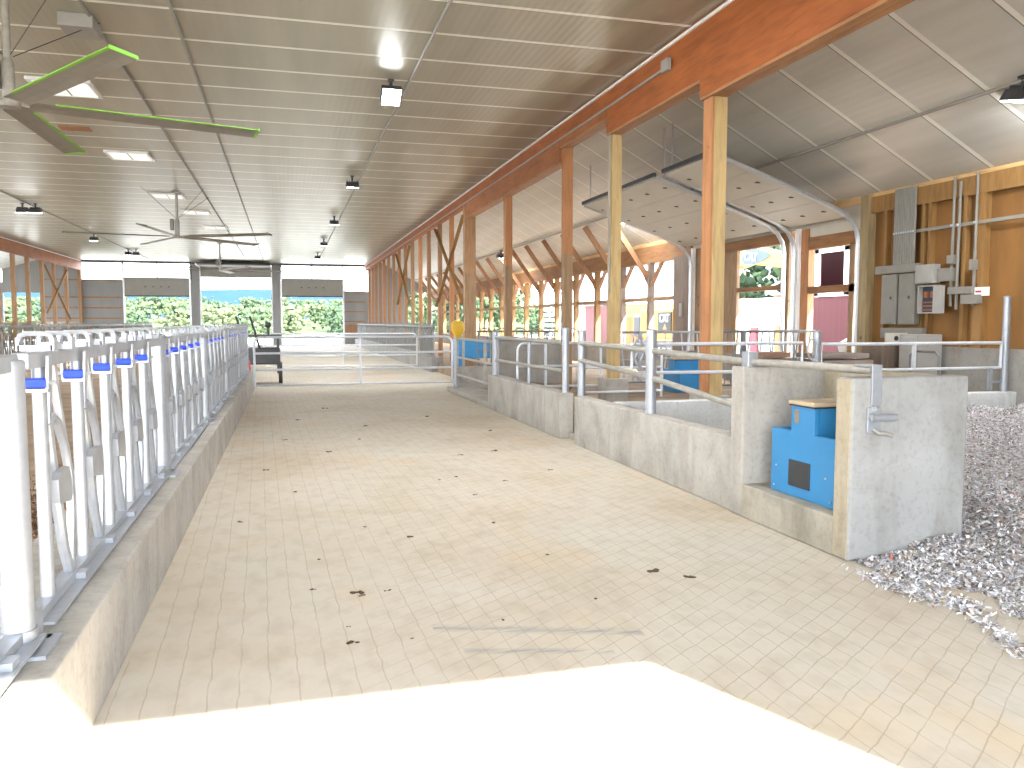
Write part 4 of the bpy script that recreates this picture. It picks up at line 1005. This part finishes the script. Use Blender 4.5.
# boom badge: dark swoosh with white letters
mb = MB(); mb.prism([(32.0, 4.18), (32.3, 4.45), (31.9, 4.78), (31.2, 4.82), (30.4, 4.62), (30.0, 4.42), (30.6, 4.24), (31.4, 4.14)], 'x', 19.215, 19.245); bd = mb.build('badge', M['logob'], o)
logo(bd, 'CAT', .52, 19.2, 31.45, 4.47, M['white'], -.12)
logo(bp, 'CAT', .56, 17.965, 37.2, 1.87, M['white'])
mb = MB(); mb.prism([(37.35, 1.34), (36.9, 1.34), (37.12, 1.6)], 'x', 17.965, 17.98); mb.build('orange_triangle', M['orange'], bp)

o = thing('storage_container', 'orange yellow container outside beyond the open right side', 'container', (21, 45, -.26))
B(20, 22.4, 43.7, 46.6, -.2, 2.3).build('body', M['orange'], o)
mb = MB()
for k in range(16): mb.box(19.95, 20.0, 43.75 + k * .18, 43.84 + k * .18, -.15, 2.0)
mb.build('rib', M['orange'], o); B(19.94, 22.45, 43.65, 46.65, 2.3, 2.7).build('top_band', M['yellowp'], o)
o = thing('red_barn', 'red barn with a white curved gable outside the open right side', 'barn', (26, 62, -.26))
B(24, 30, 59.6, 64.6, -.26, 3.0).build('wall', M['redrib'], o)
mb = MB(); mb.prism([(23.6, 3.1), (25, 4.6), (27, 5.4), (29, 4.6), (30.4, 3.1)], 'y', 59.3, 64.9); mb.build('roof', M['white'], o)
o = thing('white_building', 'long white building with an orange eave line outside on the right', 'building', (44, 70, -.26))
B(40, 52, 40, 120, -.26, 6.2).build('wall', M['whiterib'], o); B(39.7, 40, 40, 120, 3.6, 3.95).build('orange_band', M['orange'], o)
mb = MB(); mb.prism([(39.4, 6.1), (46, 9), (52.6, 6.1), (52.6, 6.3), (46, 9.2), (39.4, 6.3)], 'y', 39.5, 120.5); mb.build('roof', M['white'], o)
o = thing('slatted_trailer', 'white slatted livestock trailer parked outside behind the wall posts', 'trailer', (20, 64, -.26))
for k in range(8): B(19.9, 20, 60.4, 63.8, .9 + k * .42, 1.12 + k * .42).build('slat', M['white'], o)
B(20, 22.3, 60.4, 63.8, .6, .75).build('deck', M['dark'], o); B(22.2, 22.3, 60.4, 63.8, .75, 4.2).build('back_wall', M['white'], o)
for y in (61.2, 63): MB().tube((19.9, y, .1), (20.2, y, .1), .36, 16).build('wheel', M['black'], o, True)
o = thing('white_site_shed', 'low white structure with a cream band and red door outside the wide garage doorway', 'shed', (24, 33, -.26))
B(27, 31, 36, 47, -.26, 3.1).build('wall', M['white'], o); B(26.9, 27, 36, 47, 2.0, 2.5).build('cream_band', M['tan'], o); B(26.92, 27, 43.2, 44, -.2, 1.4).build('door', M['redp'], o); B(26.92, 27, 39.5, 41.4, -.2, 1.5).build('door', M['orange'], o)

# ------------------------------------------------------------------ landscape
def ridge(name, y, x0, x1, base, amp, mat, n=120, thick=30, seed=1):
    r = np.random.default_rng(seed); xs = np.linspace(x0, x1, n)
    ph = r.uniform(0, 6.28, 6)
    tp = np.clip(np.minimum(xs - x0, x1 - xs) / (.12 * (x1 - x0)), 0, 1)
    zs_ = tp * base + amp * tp * sum(np.sin(xs / (x1 - x0) * 2 * pi * (k + 1) * .9 + ph[k]) / (k + 1.3) for k in range(6))
    vs = []; fs = []
    for i, x in enumerate(xs): vs += [(x, y - thick, -.6), (x, y, zs_[i]), (x, y + thick, -.6)]
    for i in range(n - 1):
        a = 3 * i; fs += [(a, a + 3, a + 4, a + 1), (a + 1, a + 4, a + 5, a + 2)]
    o = MB().add(vs, fs).build(name, mat, None, True); o['kind'] = 'structure'; return o
ridge('hills', 900, -900, 190, 34, 3., M['hill'], thick=120, seed=3)
ridge('field', 230, -260, 260, 3.2, .8, M['field'], thick=120, seed=5)
def woods(name, lbl, spots, mats):
    for mi, mat in enumerate(mats):
        mb = MB()
        for k, (x, y, z, r) in enumerate(spots):
            if k % len(mats) != mi: continue
            for q in range(85):
                a = random.uniform(0, 6.28); d = random.uniform(0, 1.1) * r
                mb.blob((x + d * math.cos(a), y + d * math.sin(a), z + random.uniform(-.4, .75) * r), r * random.uniform(.06, .16), 1, .4)
        o = mb.build(name, mat, None, False)
        tag(o, lbl[mi], 'woodland', kind='stuff')
sp = []
for k in range(210):
    x = random.uniform(-85, 55); y = random.uniform(105, 215); g = (y - 105) / 110
    sp.append((x, y, .6 + g * 5.2, random.uniform(1.8, 3.1)))
woods('woodland', ['mid green woodland on the slope beyond the far doors', 'dark green woodland patches on the slope beyond the far doors', 'yellow green scrub on the slope beyond the far doors'], sp, [M['leafa'], M['leafb'], M['leafc']])
def tree(lbl, x, y, h, r, mat):
    o = thing('broadleaf_tree', lbl, 'tree', (x, y, -.26), 'trees outside the right side')
    MB().path([(x, y, -.26), (x + .1, y, h * .4), (x, y, h * .7)], [.22, .16, .08], 8).build('trunk', M['treated'], o, True)
    mb = MB()
    for q in range(300):
        a = random.uniform(0, 6.28); e = random.uniform(-1, 1); d = r * random.uniform(.3, 1) * math.sqrt(max(0, 1 - e * e))
        mb.blob((x + d * math.cos(a), y + d * math.sin(a), h * .62 + e * h * .38), r * random.uniform(.05, .13), 1, .4)
    mb.build('crown', mat, o)
for i, (x, y, h, r, mt) in enumerate(((17, 84, 9, 3.4, 'leafb'), (21, 92, 10, 3.6, 'leafa'), (24, 100, 9, 3.5, 'leafb'), (28, 106, 10, 4, 'leafa'), (13, 82, 8, 3, 'leafa'), (36, 60, 11, 4, 'leafb'), (37, 51, 11, 4, 'leafa'))):
    tree('green tree outside the open right side, %s of the row from the left doorway' % ORD[i], x, y, h, r, M[mt])

# ------------------------------------------------------------------ light, sky, camera
W = bpy.data.worlds.new('sky'); SC.world = W; W.use_nodes = True
t = W.node_tree; bg = t.nodes['Background']
tc = node(t, 'ShaderNodeTexCoord'); s3 = node(t, 'ShaderNodeSeparateXYZ'); t.links.new(tc.outputs['Generated'], s3.inputs[0])
c = ramp(t, s3.outputs[2], [(0, (.92, .95, 1.0)), (.35, (.80, .89, 1.0)), (1, (.55, .74, 1.0))])
t.links.new(c, bg.inputs[0]); bg.inputs[1].default_value = 2.2
sun = bpy.data.lights.new('sun', 'SUN'); sun.energy = 6.0; sun.angle = math.radians(.53); sun.color = (1, .95, .86)
so = bpy.data.objects.new('sun', sun); COL.objects.link(so)
so.rotation_euler = Vector((-.56, 1.26, -1.)).to_track_quat('-Z', 'Y').to_euler(); so.location = (20, -40, 40)

F = 820.; VX, VY = 287., 322.
P = math.atan((384 - VY) / F); A = math.atan((512 - VX) / F * math.cos(P))
cam = bpy.data.cameras.new('camera'); cam.sensor_width = 36; cam.lens = F / 1024 * 36; cam.clip_end = 3000; cam.clip_start = .05
co = bpy.data.objects.new('camera', cam); COL.objects.link(co); co.location = (0, 0, 1.7)
co.rotation_euler = (pi / 2 - P, 0, -A); SC.camera = co
vs_ = SC.view_settings; vs_.view_transform = 'Standard'; vs_.look = 'None'; vs_.gamma = 1; vs_.use_curve_mapping = False; vs_.exposure = 2.8
SC.cycles.use_denoising = True; SC.cycles.max_bounces = 12; SC.cycles.diffuse_bounces = 6; SC.cycles.glossy_bounces = 4
SC.cycles.sample_clamp_indirect = 12
